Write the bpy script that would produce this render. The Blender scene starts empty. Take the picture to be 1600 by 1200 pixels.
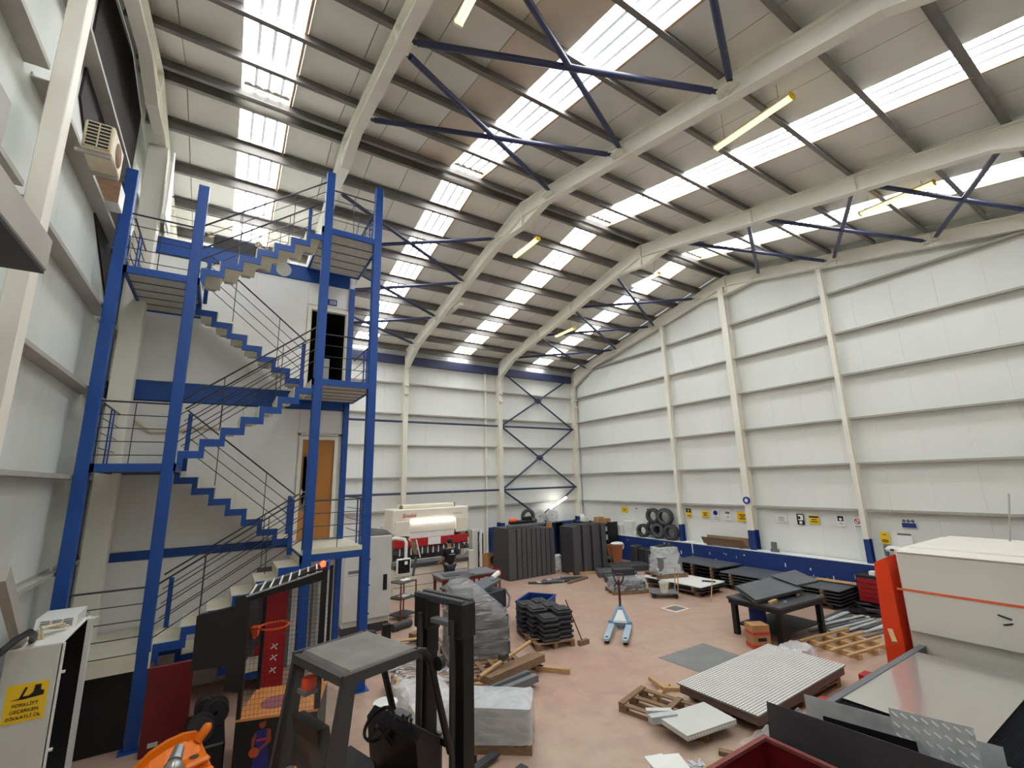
import bpy, bmesh, math, random
from mathutils import Vector, Matrix
random.seed(7)
S = bpy.context.scene
COL = S.collection
R = math.radians

# ---------------------------------------------------------------- camera, world, exposure
cam_d = bpy.data.cameras.new('camera'); cam = bpy.data.objects.new('camera', cam_d); COL.objects.link(cam)
_r = Vector((0.844384, -0.535125, -0.025647)); _u = Vector((-0.090484, -0.189633, 0.977677)); _w = Vector((0.528043, 0.823214, 0.208543))
cam.matrix_world = Matrix(((_r.x, _u.x, -_w.x, -16.792), (_r.y, _u.y, -_w.y, -19.717), (_r.z, _u.z, -_w.z, 3.83), (0, 0, 0, 1)))
cam_d.sensor_width = 36; cam_d.sensor_fit = 'HORIZONTAL'; cam_d.lens = 702.02 / 1600 * 36
cam_d.clip_start = 0.05; cam_d.clip_end = 200
S.camera = cam
w = bpy.data.worlds.new('sky'); S.world = w; w.use_nodes = True
w.node_tree.nodes['Background'].inputs[0].default_value = (0.75, 0.85, 1.0, 1)
w.node_tree.nodes['Background'].inputs[1].default_value = 1.0
S.view_settings.view_transform = 'Standard'; S.view_settings.look = 'None'
S.view_settings.gamma = 1; S.view_settings.use_curve_mapping = False
S.view_settings.exposure = 1.16
SKYLIGHT = 6.0
S.cycles.use_denoising = True
S.cycles.max_bounces = 12; S.cycles.diffuse_bounces = 10; S.cycles.glossy_bounces = 4; S.cycles.transparent_max_bounces = 12
S.cycles.sample_clamp_indirect = 20.0

# ---------------------------------------------------------------- materials
def lin(c):
    return tuple((x / 255 / 12.92) if x / 255 <= .04045 else ((x / 255 + .055) / 1.055) ** 2.4 for x in c)
def mat(name, c, rough=.6, metal=0., var=.12, scale=3., bump=0., emit=0., alpha=1., dirt=None, spec=.5, stretch=(1, 1, 1)):
    m = bpy.data.materials.new(name); m.use_nodes = True
    nt = m.node_tree; b = nt.nodes['Principled BSDF']
    c = lin(c)
    b.inputs['Roughness'].default_value = rough; b.inputs['Metallic'].default_value = metal
    b.inputs['Specular IOR Level'].default_value = spec
    if var > 0 or bump > 0:
        tc = nt.nodes.new('ShaderNodeTexCoord'); mp = nt.nodes.new('ShaderNodeMapping')
        mp.inputs['Scale'].default_value = stretch
        n = nt.nodes.new('ShaderNodeTexNoise'); n.inputs['Scale'].default_value = scale; n.inputs['Detail'].default_value = 5
        nt.links.new(tc.outputs['Object'], mp.inputs['Vector']); nt.links.new(mp.outputs['Vector'], n.inputs['Vector'])
        rmp = nt.nodes.new('ShaderNodeValToRGB')
        e = rmp.color_ramp.elements; e[0].position = .3; e[1].position = .7
        d = lin(dirt) if dirt else tuple(x * (1 - 2 * var) for x in c)
        e[0].color = tuple(a + (bb - a) * (1 if not dirt else min(1, var * 4)) for a, bb in zip(c, d)) + (1,)
        e[1].color = tuple(min(1, x * (1 + var * .5)) for x in c) + (1,)
        nt.links.new(n.outputs['Fac'], rmp.inputs['Fac']); nt.links.new(rmp.outputs['Color'], b.inputs['Base Color'])
        if bump > 0:
            bp = nt.nodes.new('ShaderNodeBump'); bp.inputs['Strength'].default_value = bump; bp.inputs['Distance'].default_value = .02
            nt.links.new(n.outputs['Fac'], bp.inputs['Height']); nt.links.new(bp.outputs['Normal'], b.inputs['Normal'])
    else:
        b.inputs['Base Color'].default_value = c + (1,)
    if emit > 0:
        b.inputs['Emission Color'].default_value = c + (1,); b.inputs['Emission Strength'].default_value = emit
    if alpha < 1: b.inputs['Alpha'].default_value = alpha
    return m
M = {}
M['wall'] = mat('wall panel', (230, 233, 229), .5, var=.035, scale=.7, stretch=(1, 1, .3), dirt=(214, 214, 206))
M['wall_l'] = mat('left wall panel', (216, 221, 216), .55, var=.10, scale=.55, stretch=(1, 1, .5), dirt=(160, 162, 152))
M['roof'] = mat('roof sheet', (228, 226, 216), .6, var=.03, scale=.8)
M['girt'] = mat('girt', (172, 170, 164), .55, var=.08, scale=1.5, dirt=(150, 140, 128))
M['cream'] = mat('cream steel', (234, 231, 219), .45, var=.05, scale=1.2, dirt=(212, 204, 186))
M['purlin'] = mat('galvanised purlin', (128, 124, 120), .5, .35, var=.12, scale=2.5)
M['navy'] = mat('navy tube', (44, 52, 92), .4, var=.1, scale=4, dirt=(70, 66, 72))
M['blue'] = mat('blue paint', (16, 72, 150), .45, var=.06, scale=2)
M['bluewall'] = mat('blue wall paint', (24, 54, 120), .5, var=.10, scale=5, dirt=(18, 42, 96))
M['office'] = mat('office board', (234, 234, 232), .6, var=.02, scale=.9)
M['tread'] = mat('tread cream', (224, 220, 200), .5, var=.06, scale=4, dirt=(190, 176, 140))
M['deck'] = mat('deck plank', (196, 194, 186), .7, var=.08, scale=8)
M['rod'] = mat('rail rod', (58, 58, 66), .4, .3, var=0)
M['steel'] = mat('bright steel', (190, 194, 198), .3, .8, var=.05, scale=6)
M['galv'] = mat('galvanised sheet', (196, 201, 204), .45, .1, var=.10, scale=5)
M['darksteel'] = mat('dark steel sheet', (74, 76, 80), .5, .3, var=.10, scale=3)
M['slate'] = mat('slate grey sheet', (104, 108, 114), .45, .3, var=.08, scale=2)
M['darkgrey'] = mat('dark grey coated', (62, 62, 64), .55, var=.06, scale=2)
M['black'] = mat('black paint', (20, 20, 22), .5, var=.1, scale=5)
M['rubber'] = mat('tyre rubber', (74, 74, 76), .8, var=.12, scale=10)
M['blackplastic'] = mat('black plastic', (48, 50, 54), .55, var=.1, scale=8)
M['wood'] = mat('pale timber', (196, 160, 112), .75, var=.12, scale=6, stretch=(1, 6, 6))
M['oldwood'] = mat('old timber', (142, 112, 84), .8, var=.16, scale=6, stretch=(1, 6, 6))
M['card'] = mat('cardboard', (178, 132, 84), .85, var=.06, scale=4)
M['white'] = mat('white coated', (232, 234, 230), .45, var=.02, scale=3)
M['paper'] = mat('paper white', (236, 238, 238), .8, var=0)
M['offwhite'] = mat('off white machine', (228, 222, 206), .45, var=.03, scale=2)
M['cabgrey'] = mat('cabinet grey', (206, 208, 204), .5, var=.04, scale=1.5)
M['lasergrey'] = mat('machine grey', (226, 223, 213), .5, var=.04, scale=1.2, dirt=(206, 196, 176))
M['orange'] = mat('orange paint', (240, 66, 14), .45, var=.04, scale=3)
M['orangeline'] = mat('orange stripe', (232, 110, 70), .5, var=0)
M['hoop'] = mat('hoop orange', (240, 96, 40), .4, var=0)
M['red'] = mat('red paint', (178, 28, 34), .45, var=.06, scale=3)
M['fold'] = mat('highlit fold grey', (84, 84, 86), .5, var=.06, scale=2)  # paler than the tray faces: edge highlights put into the colour
M['handle'] = mat('worn dark handle', (78, 34, 36), .5, var=.1)
M['void'] = mat('painted gap darkness', (44, 36, 38), .8, var=.2, scale=1)  # darkness of an unlit gap, put into the colour
M['darkred'] = mat('dark red paint', (112, 22, 28), .45, var=.10, scale=3)
M['yellow'] = mat('yellow sign', (242, 200, 30), .6, var=0)
M['ink'] = mat('black ink', (24, 22, 24), .7, var=0)
M['inkblue'] = mat('blue ink', (46, 62, 140), .7, var=0)
M['inkgrey'] = mat('grey ink', (110, 112, 116), .7, var=0)
M['inkred'] = mat('red ink', (196, 50, 54), .7, var=0)
M['skin'] = mat('skin', (176, 130, 104), .6, var=.03, scale=10)
M['hair'] = mat('hair', (40, 30, 26), .8, var=0)
M['shirt'] = mat('black cotton', (24, 24, 28), .9, var=.1, scale=8)
M['denim'] = mat('dark denim', (44, 50, 70), .9, var=.1, scale=12)
M['screen'] = mat('screen glass', (28, 26, 30), .25, var=0)
M['doorwood'] = mat('orange brown door', (190, 128, 58), .45, var=.10, scale=2, stretch=(1, 1, .2), dirt=(150, 96, 44))
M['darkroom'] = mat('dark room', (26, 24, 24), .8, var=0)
M['court'] = mat('court timber', (222, 150, 84), .45, var=.08, scale=4, stretch=(1, 8, 1))
M['purple'] = mat('court paint', (150, 92, 100), .5, var=0)
M['jackblue'] = mat('pallet truck blue', (120, 160, 190), .45, .1, var=.06, scale=8)
M['bucketw'] = mat('white plastic', (214, 214, 202), .4, var=.03, scale=5)
M['tan'] = mat('terracotta plastic', (176, 104, 66), .6, var=.05, scale=5)
M['ac'] = mat('aged cream plastic', (220, 208, 180), .5, var=.08, scale=5, dirt=(176, 150, 116))
M['lead'] = mat('lead grey guard', (150, 148, 140), .7, var=.12, scale=2.5, dirt=(104, 102, 98))
M['dust'] = mat('dusty dark roof', (126, 124, 116), .75, var=.12, scale=2.5, dirt=(88, 86, 82))
M['amber'] = mat('silver grey', (170, 168, 164), .25, .6, var=0)
M['orange2'] = mat('arcade orange', (236, 122, 20), .35, var=.03, scale=4)
M['lampwarm'] = mat('warm tube', (255, 214, 110), .5, var=0, emit=2.2)
M['lampwhite'] = mat('white tube', (255, 250, 240), .5, var=0, emit=5)
M['lampyel'] = mat('yellow tube', (255, 224, 110), .5, var=0, emit=3.5)
M['led'] = mat('led strip', (255, 250, 244), .5, var=0, emit=12)
M['redled'] = mat('red led', (255, 60, 30), .5, var=0, emit=3)
M['tubeoff'] = mat('unlit tube', (222, 218, 206), .4, var=0)
# floor: worn pink epoxy
def floor_mat():
    m = bpy.data.materials.new('pink epoxy floor'); m.use_nodes = True; nt = m.node_tree; b = nt.nodes['Principled BSDF']
    tc = nt.nodes.new('ShaderNodeTexCoord')
    n1 = nt.nodes.new('ShaderNodeTexNoise'); n1.inputs['Scale'].default_value = .45; n1.inputs['Detail'].default_value = 7; n1.inputs['Roughness'].default_value = .65
    n2 = nt.nodes.new('ShaderNodeTexNoise'); n2.inputs['Scale'].default_value = 2.2; n2.inputs['Detail'].default_value = 8; n2.inputs['Distortion'].default_value = .6
    r1 = nt.nodes.new('ShaderNodeValToRGB'); e = r1.color_ramp.elements
    e[0].position = .32; e[0].color = lin((186, 150, 133)) + (1,); e[1].position = .68; e[1].color = lin((186, 164, 144)) + (1,)
    r2 = nt.nodes.new('ShaderNodeValToRGB'); e = r2.color_ramp.elements
    e[0].position = .3; e[0].color = (.80, .78, .78, 1); e[1].position = .62; e[1].color = (1, 1, 1, 1)
    mx = nt.nodes.new('ShaderNodeMix'); mx.data_type = 'RGBA'; mx.blend_type = 'MULTIPLY'; mx.inputs[0].default_value = 1
    for n in (n1, n2): nt.links.new(tc.outputs['Object'], n.inputs['Vector'])
    nt.links.new(n1.outputs['Fac'], r1.inputs['Fac']); nt.links.new(n2.outputs['Fac'], r2.inputs['Fac'])
    nt.links.new(r1.outputs['Color'], mx.inputs[6]); nt.links.new(r2.outputs['Color'], mx.inputs[7]); nt.links.new(mx.outputs[2], b.inputs['Base Color'])
    b.inputs['Roughness'].default_value = .38
    rr = nt.nodes.new('ShaderNodeMapRange'); rr.inputs[3].default_value = .32; rr.inputs[4].default_value = .55
    nt.links.new(n2.outputs['Fac'], rr.inputs[0]); nt.links.new(rr.outputs[0], b.inputs['Roughness'])
    return m
M['floor'] = floor_mat()
# skylight sheet: daylight comes through it; the lap lines between sheets pass less
def sky_mat():
    m = bpy.data.materials.new('translucent rooflight'); m.use_nodes = True; nt = m.node_tree; b = nt.nodes['Principled BSDF']
    b.inputs['Base Color'].default_value = (.85, .88, .9, 1); b.inputs['Roughness'].default_value = .4
    b.inputs['Emission Color'].default_value = (.96, .985, 1, 1); b.inputs['Emission Strength'].default_value = SKYLIGHT
    return m
M['sky'] = sky_mat()
M['skylap'] = mat('rooflight lap', (206, 214, 218), .5, var=0, emit=.22)
def film(name, a=.45, tint=(232, 236, 238), scale=9, st=(1, 1, 3), lo=.45, hi=1.7, bump=.55):
    m = bpy.data.materials.new(name); m.use_nodes = True; nt = m.node_tree; b = nt.nodes['Principled BSDF']
    b.inputs['Base Color'].default_value = lin(tint) + (1,); b.inputs['Roughness'].default_value = .10
    tc = nt.nodes.new('ShaderNodeTexCoord'); mp = nt.nodes.new('ShaderNodeMapping'); mp.inputs['Scale'].default_value = st
    n = nt.nodes.new('ShaderNodeTexNoise'); n.inputs['Scale'].default_value = scale; n.inputs['Detail'].default_value = 6; n.inputs['Distortion'].default_value = 1.2
    nt.links.new(tc.outputs['Object'], mp.inputs['Vector']); nt.links.new(mp.outputs['Vector'], n.inputs['Vector'])
    r = nt.nodes.new('ShaderNodeMapRange'); r.inputs[1].default_value = .35; r.inputs[2].default_value = .68; r.inputs[3].default_value = a * lo; r.inputs[4].default_value = min(1, a * hi)
    nt.links.new(n.outputs['Fac'], r.inputs[0]); nt.links.new(r.outputs[0], b.inputs['Alpha'])
    bp = nt.nodes.new('ShaderNodeBump'); bp.inputs['Strength'].default_value = bump; bp.inputs['Distance'].default_value = .05
    nt.links.new(n.outputs['Fac'], bp.inputs['Height']); nt.links.new(bp.outputs['Normal'], b.inputs['Normal'])
    return m
M['film'] = film('stretch film', .17, (238, 240, 242), st=(.8, .8, 5), scale=2.6, lo=.5, hi=2.2)
M['filmw'] = film('white film', .58, scale=2.2, st=(1, 1, 2.5), lo=.85, hi=1.3)
M['filmthin'] = film('thin film', .26, scale=4)
M['window'] = film('scratched cab window', .06, (130, 132, 130), 2, (1, 1, 1), .5, 2.5, 0.)

# ---------------------------------------------------------------- mesh builder
class MB:
    def __init__(s): s.v = []; s.f = []; s.sm = []
    def add(s, vs, fs, smooth=False):
        o = len(s.v); s.v += [tuple(v) for v in vs]; s.f += [tuple(o + i for i in f) for f in fs]; s.sm += [smooth] * len(fs); return s
    def box(s, a, b):
        x0, y0, z0 = (min(p, q) for p, q in zip(a, b)); x1, y1, z1 = (max(p, q) for p, q in zip(a, b))
        return s.add([(x0, y0, z0), (x1, y0, z0), (x1, y1, z0), (x0, y1, z0), (x0, y0, z1), (x1, y0, z1), (x1, y1, z1), (x0, y1, z1)],
                     [(0, 3, 2, 1), (4, 5, 6, 7), (0, 1, 5, 4), (1, 2, 6, 5), (2, 3, 7, 6), (3, 0, 4, 7)])
    def bbox(s, a, b, c=.01):          # box with chamfered edges
        x0, y0, z0 = (min(p, q) for p, q in zip(a, b)); x1, y1, z1 = (max(p, q) for p, q in zip(a, b))
        bm = bmesh.new(); bmesh.ops.create_cube(bm, size=1)
        for v in bm.verts: v.co = Vector(((x0 + x1) / 2 + v.co.x * (x1 - x0), (y0 + y1) / 2 + v.co.y * (y1 - y0), (z0 + z1) / 2 + v.co.z * (z1 - z0)))
        c = min(c, (x1 - x0) * .45, (y1 - y0) * .45, (z1 - z0) * .45)
        bmesh.ops.bevel(bm, geom=bm.edges[:], offset=c, segments=1, affect='EDGES')
        return s.frombm(bm)
    def frombm(s, bm, smooth=False):
        bm.verts.index_update()
        s.add([v.co[:] for v in bm.verts], [[v.index for v in f.verts] for f in bm.faces], smooth); bm.free(); return s
    def bar(s, p, q, w=.05, h=None, up=(0, 0, 1)):
        p, q = Vector(p), Vector(q); h = h or w; d = (q - p).normalized(); up = Vector(up)
        if abs(d.dot(up)) > .98: up = Vector((0, 1, 0)) if abs(d.y) < .9 else Vector((1, 0, 0))
        x = d.cross(up).normalized() * w / 2; y = x.cross(d).normalized() * h / 2
        vs = [p - x - y, p + x - y, p + x + y, p - x + y, q - x - y, q + x - y, q + x + y, q - x + y]
        return s.add(vs, [(0, 3, 2, 1), (4, 5, 6, 7), (0, 1, 5, 4), (1, 2, 6, 5), (2, 3, 7, 6), (3, 0, 4, 7)])
    def tube(s, pts, r=.02, n=6, cap=True):
        pts = [Vector(p) for p in pts]; rings = []; up = None
        rr = r if isinstance(r, (list, tuple)) else [r] * len(pts)
        for i, p in enumerate(pts):
            d = (pts[min(i + 1, len(pts) - 1)] - pts[max(i - 1, 0)]).normalized()
            if up is None: up = Vector((0, 0, 1)) if abs(d.z) < .9 else Vector((1, 0, 0))
            x = d.cross(up).normalized(); y = x.cross(d).normalized(); up = y
            rings.append([p + (x * math.cos(2 * math.pi * k / n) + y * math.sin(2 * math.pi * k / n)) * rr[i] for k in range(n)])
        vs = [v for g in rings for v in g]; fs = []
        for i in range(len(pts) - 1):
            for k in range(n): fs.append((i * n + k, i * n + (k + 1) % n, (i + 1) * n + (k + 1) % n, (i + 1) * n + k))
        s.add(vs, fs, n > 6)
        if cap:
            o = len(s.v) - len(vs); s.f += [tuple(o + k for k in range(n))[::-1], tuple(o + (len(pts) - 1) * n + k for k in range(n))]; s.sm += [False, False]
        return s
    def prism(s, poly, d, o=(0, 0, 0)):       # poly: 3-D points, extruded by vector d
        d = Vector(d); n = len(poly); vs = [Vector(p) for p in poly]; vs = vs + [v + d for v in vs]
        fs = [tuple(range(n))[::-1], tuple(range(n, 2 * n))] + [(i, (i + 1) % n, n + (i + 1) % n, n + i) for i in range(n)]
        return s.add(vs, fs)
    def strip(s, top, bot, d):                # band between two equal-length polylines, extruded by d
        d = Vector(d); n = len(top)
        vs = [Vector(p) for p in top] + [Vector(p) for p in bot]; vs = vs + [v + d for v in vs]; fs = []
        for i in range(n - 1):
            a, b, c, e = i, i + 1, n + i + 1, n + i; m = 2 * n
            fs += [(a, e, c, b), (m + a, m + b, m + c, m + e), (a, b, m + b, m + a), (e, m + e, m + c, c)]
        fs += [(0, 2 * n, 3 * n, n), (n - 1, 2 * n - 1, 4 * n - 1, 3 * n - 1)]
        return s.add(vs, fs)
    def lathe(s, prof, n=24, c=(0, 0, 0), axis='z', closed=False):   # prof: (radius, height)
        c = Vector(c); vs = []; m = len(prof)
        for k in range(n):
            a = 2 * math.pi * k / n
            for r, h in prof:
                p = (r * math.cos(a), r * math.sin(a), h)
                if axis == 'x': p = (p[2], p[0], p[1])
                elif axis == 'y': p = (p[0], -p[2], p[1])
                vs.append(c + Vector(p))
        fs = []
        for k in range(n):
            for j in range(m if closed else m - 1):
                j2 = (j + 1) % m; k2 = (k + 1) % n
                fs.append((k * m + j, k2 * m + j, k2 * m + j2, k * m + j2))
        return s.add(vs, fs, True)
    def quad(s, a, b, c, d): return s.add([a, b, c, d], [(0, 1, 2, 3)])
    def sphere(s, c, r, n=12, sc=(1, 1, 1)):
        bm = bmesh.new(); bmesh.ops.create_uvsphere(bm, u_segments=n, v_segments=max(6, n * 2 // 3), radius=r)
        for v in bm.verts: v.co = Vector((c[0] + v.co.x * sc[0], c[1] + v.co.y * sc[1], c[2] + v.co.z * sc[2]))
        return s.frombm(bm, True)
    def move(s, mtx, k=0):
        s.v[k:] = [tuple(mtx @ Vector(v)) for v in s.v[k:]]; return s
def obj(name, mb, m, parent=None, loc=None):
    me = bpy.data.meshes.new(name); me.from_pydata(mb.v, [], mb.f); me.validate()
    bm = bmesh.new(); bm.from_mesh(me); bmesh.ops.recalc_face_normals(bm, faces=bm.faces); bm.to_mesh(me); bm.free()
    if len(me.polygons) == len(mb.sm): me.polygons.foreach_set('use_smooth', mb.sm)
    if any(mb.sm):
        try: me.set_sharp_from_angle(angle=R(40))
        except Exception: pass
    me.materials.append(M[m] if isinstance(m, str) else m)
    o = bpy.data.objects.new(name, me); COL.objects.link(o)
    if parent: o.parent = parent
    if loc: o.location = loc
    return o
def share(name, src, parent, loc=(0, 0, 0), rot=(0, 0, 0)):
    o = bpy.data.objects.new(name, src.data); COL.objects.link(o); o.parent = parent; o.location = loc; o.rotation_euler = rot; return o
def thing(name, label, cat, loc=(0, 0, 0), rz=0, group=None):
    o = bpy.data.objects.new(name, None); COL.objects.link(o); o.empty_display_size = .1
    o.location = loc; o.rotation_euler = (0, 0, R(rz)); o['label'] = label; o['category'] = cat
    if group: o['group'] = group
    return o
def tag(o, label, cat, group=None):
    o['label'] = label; o['category'] = cat
    if group: o['group'] = group
    return o
def dup(root, label, loc=None, rz=None, group=None):
    r = root.copy(); COL.objects.link(r)
    if loc: r.location = loc
    if rz is not None: r.rotation_euler = (0, 0, R(rz))
    r['label'] = label
    if group: r['group'] = group
    for ch in list(root.children):
        c = ch.copy(); COL.objects.link(c); c.parent = r
        for g in list(ch.children):
            d = g.copy(); COL.objects.link(d); d.parent = c
    return r
def struct(name, mb=None, m=None, label=None):
    if mb: o = obj(name, mb, m)
    else: o = bpy.data.objects.new(name, None); COL.objects.link(o)
    o['kind'] = 'structure'
    if label: o['label'] = label
    return o
ORD = 'first second third fourth fifth sixth seventh eighth ninth tenth eleventh twelfth'.split()
# ================================================================ the hall
XL, XR, YB, YF = -18.95, .22, .22, -20.15
def zr(y, top=11.79): return top - .2 * abs(y + 10)       # top of the rafters
FX = [-18.55, -15., -10., -5., 0.]                        # portal frames
GZ = [2.6 + 1.42 * i for i in range(7)]                   # girt levels
# floor
fl = struct('floor', MB().box((XL - .1, YF - .1, -.12), (XR + .1, YB + .1, 0)), 'floor')

# ceiling: roof panels, rooflights, purlins, rafters, braces
M['roofbrown'] = mat('stained roof sheet', (214, 200, 180), .6, var=.05, scale=1.5)
M['filler'] = mat('grey foam filler', (150, 140, 122), .8, var=.1)
ceil = struct('ceiling', MB().prism([(XL - .2, YF - .2, zr(YF) + .36), (XL - .2, -10, 12.17), (XL - .2, YB + .2, zr(YB) + .36),
                                     (XL - .2, YB + .2, zr(YB) + .40), (XL - .2, -10, 12.21), (XL - .2, YF - .2, zr(YF) + .40)], (XR - XL + .4, 0, 0)), 'roof')
MOD = .954; SK = [-17.16, -12.39, -7.62, -2.85]
def roof_slab(x0, x1, side, z0, z1, ya=-10., yb=None):
    yb = yb if yb is not None else (YB if side > 0 else YF)
    return MB().prism([(x0, ya, zr(ya) + z0), (x0, yb, zr(yb) + z0), (x0, yb, zr(yb) + z1), (x0, ya, zr(ya) + z1)], (x1 - x0, 0, 0))
x = -2.85 + MOD * 3
edges = []
while x > XL: edges.append(x); x -= MOD
edges = [max(XL, e) for e in edges] + [XL]
for i in range(len(edges) - 1):
    x1, x0 = edges[i], edges[i + 1]
    if any(abs(x0 - s) < .1 for s in SK) or x1 - x0 < .05: continue
    for side in (1, -1):
        obj('roof_panel', roof_slab(x0 + .008, min(x1 - .008, XR), side, .245, .345), 'roofbrown' if side < 0 and abs(x1 + 12.39) < .2 else 'roof', ceil)
M['edge'] = mat('rooflight edge flashing', (196, 164, 130), .6, var=.1)
for s in SK:
    for side in (1, -1):
        p = obj('rooflight', roof_slab(s + .02, s + MOD - .06, side, .29, .30, -10 + side * .12), 'sky', ceil)
        mb = MB()
        for k in range(1, 4):
            xx = s + MOD * k / 4 - .028
            ya, yb = -10 + side * .13, (YB if side > 0 else YF)
            mb.prism([(xx, ya, zr(ya) + .272), (xx, yb, zr(yb) + .272), (xx, yb, zr(yb) + .286), (xx, ya, zr(ya) + .286)], (.056, 0, 0))
        obj('lap_rib', mb, 'skylap', p)
        obj('flashing', roof_slab(s + MOD - .055, s + MOD - .005, side, .2, .31, -10 + side * .12), 'edge', p)
# foam filler strip at the ridge end of each rooflight
for s in SK:
    xs = [s + .03 + MOD * .9 * k / 30 for k in range(31)]
    obj('ridge_filler', MB().strip([(xx, -10.22, zr(-10.22) + .275) for xx in xs], [(xx, -10.33 - .045 * abs(math.sin(5 * math.pi * k / 30)), zr(-10.36) + .262) for k, xx in enumerate(xs)], (0, 0, .02)), 'filler', ceil)
PY = [.13, 1.3, 2.52, 3.74, 4.96, 6.2, 7.42, 8.66, 9.85]
def purlin(y, side, xa, xb):
    z = zr(y) + .005; w = .035 * side
    prof = [(-.004, 0), (.085, 0), (.085, .014), (.004, .014), (.004, .216), (.004, .23), (-.085, .23), (-.085, .216), (-.004, .216)]
    return MB().prism([(xa, y + a * side, z + b) for a, b in prof], (xb - xa, 0, 0))
for side in (1, -1):
    for d in PY:
        for a, b in [(XL + .1, FX[1]), (FX[1], FX[2]), (FX[2], FX[3]), (FX[3], XR - .02)]:
            obj('purlin', purlin(-10 + side * d, side, a, b - .004), 'purlin', ceil)
def rafter(xf, side, m='cream'):
    mb = MB(); t = .012; hw = .1
    e = YB - .22 if side > 0 else YF + .15
    D = .42
    ys = [-10, -10 + side * 1.1, -10 + side * 8.4, e - side * .2]
    dep = [.78, D, D, .85]
    web = [(xf - t / 2, y, zr(y)) for y in ys] + [(xf - t / 2, y, zr(y) - d) for y, d in list(zip(ys, dep))[::-1]]
    mb.prism(web, (t, 0, 0))
    for a, b in zip(ys, ys[1:]):
        mb.bar((xf, a, zr(a) - .008), (xf, b, zr(b) - .008), .2, .016)
    for i in range(3):
        mb.bar((xf, ys[i], zr(ys[i]) - dep[i]), (xf, ys[i + 1], zr(ys[i + 1]) - dep[i + 1]), .2, .016)
    if abs(ys[0] + 10) < .1:
        mb.bar((xf, ys[0], zr(ys[0]) - D), (xf, ys[1], zr(ys[1]) - D), .2, .012)        # flange carried on above the haunch
        mb.box((xf - .1, -10, 11.79 - .80), (xf + .1, -10 + side * .014, 11.80))         # ridge end plate
    for d in (2.6, 3.9, 5.2, 6.3, 7.6):                                                  # web stiffeners
        y = -10 + side * d
        if d in (3.9, 6.3): mb.box((xf - .095, y - .006, zr(y) - D), (xf + .095, y + .006, zr(y)))
    return obj('rafter', mb, m, ceil)
for xf in FX:
    for side in (1, -1): rafter(xf, side)
def brace(p, q, r=.055, m='navy', parent=None):
    p, q = Vector(p), Vector(q); d = (q - p).normalized(); mb = MB().tube([p + d * .1, q - d * .1], r, 10)
    mb.bar(p - d * .02, p + d * .16, .09, .014); mb.bar(q - d * .16, q + d * .02, .09, .014)
    return obj('brace', mb, m, parent or ceil)
NB = [1.3, 3.8, 6.3, 8.7]
for xa, xb in ((-15, -10), (-5, 0)):
    for side in (1, -1):
        for k in range(3):
            y0, y1 = -10 + side * NB[k], -10 + side * NB[k + 1]
            z0, z1 = zr(y0) - .24, zr(y1) - .24
            brace((xa + .16, y0 + side * .12, z0), (xb - .16, y1 - side * .12, z1))
            brace((xa + .16, y1 - side * .12, z1 + .02), (xb - .16, y0 + side * .12, z0 + .02))
        for xf, s in ((xa, 1), (xb, -1)):
            for k in range(4):
                y = -10 + side * NB[k]
                mb = MB().prism([(xf + s * .02, y - .2, zr(y) - .27), (xf + s * .2, y - .12, zr(y) - .27), (xf + s * .2, y + .12, zr(y) - .27), (xf + s * .02, y + .2, zr(y) - .27)], (0, 0, .014))
                obj('gusset', mb, 'cream', ceil)
# eave beams
obj('eave_beam', MB().box((-14.9, -.06, 9.22), (-.1, .14, 9.60)), 'navy', ceil)
obj('eave_beam', MB().box((-14.9, YF + .1, 9.22), (-.1, YF + .3, 9.60)), 'navy', ceil)

# ---- walls, each a backing sheet with panels, girts and steel on it
def wall_y(name, y, sgn, mat_, x0, x1):     # eave walls; panels stand at y, room on side sgn
    wl = struct(name, MB().box((x0 - .1, y - sgn * .06, 0), (x1 + .1, y - sgn * .04, zr(y) + .36)), mat_)
    n = round((x1 - x0) / 1.0)
    for i in range(n):
        a, b = x0 + (x1 - x0) * i / n, x0 + (x1 - x0) * (i + 1) / n
        obj('wall_panel', MB().box((a + .0015, y - sgn * .04, .05), (b - .0015, y, zr(y) + .2)), mat_, wl)
    return wl
def wall_x(name, x, sgn, mat_, y0, y1):
    pts = lambda xx, a, b, extra: ([(xx, a, .05), (xx, b, .05), (xx, b, zr(b) + extra)] + ([(xx, -10, 11.79 + extra)] if a < -10 < b else []) + [(xx, a, zr(a) + extra)])
    wl = struct(name, MB().prism(pts(x - sgn * .06, y0 - .1, y1 + .1, .36), (sgn * .02, 0, 0)), mat_)
    n = round(y1 - y0)
    for i in range(n):
        a, b = y0 + (y1 - y0) * i / n, y0 + (y1 - y0) * (i + 1) / n
        obj('wall_panel', MB().prism(pts(x - sgn * .04, a + .0015, b - .0015, .2), (sgn * .04, 0, 0)), mat_, wl)
    return wl
WB = wall_y('wall_back', YB, -1, 'wall', XL, XR)
WF = wall_y('wall_front', YF, 1, 'wall', XL, XR)
WR = wall_x('wall_right', XR, -1, 'wall', YF, YB)
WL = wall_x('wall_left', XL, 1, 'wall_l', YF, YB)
def girt_prof(t=.014, h=.06): return [(0, 0), (.2, 0), (.2, h), (.2 - t, h), (.2 - t, t), (t, t), (t, h), (0, h)]
def girt_x(y_wall, sgn, z, xa, xb, wl):
    return obj('girt', MB().prism([(xa, y_wall + sgn * a, z + b) for a, b in girt_prof()], (xb - xa, 0, 0)), 'girt', wl)
def girt_y(x_wall, sgn, z, ya, yb, wl):
    return obj('girt', MB().prism([(x_wall + sgn * a, ya, z + b) for a, b in girt_prof()], (0, yb - ya, 0)), 'girt', wl)
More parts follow.
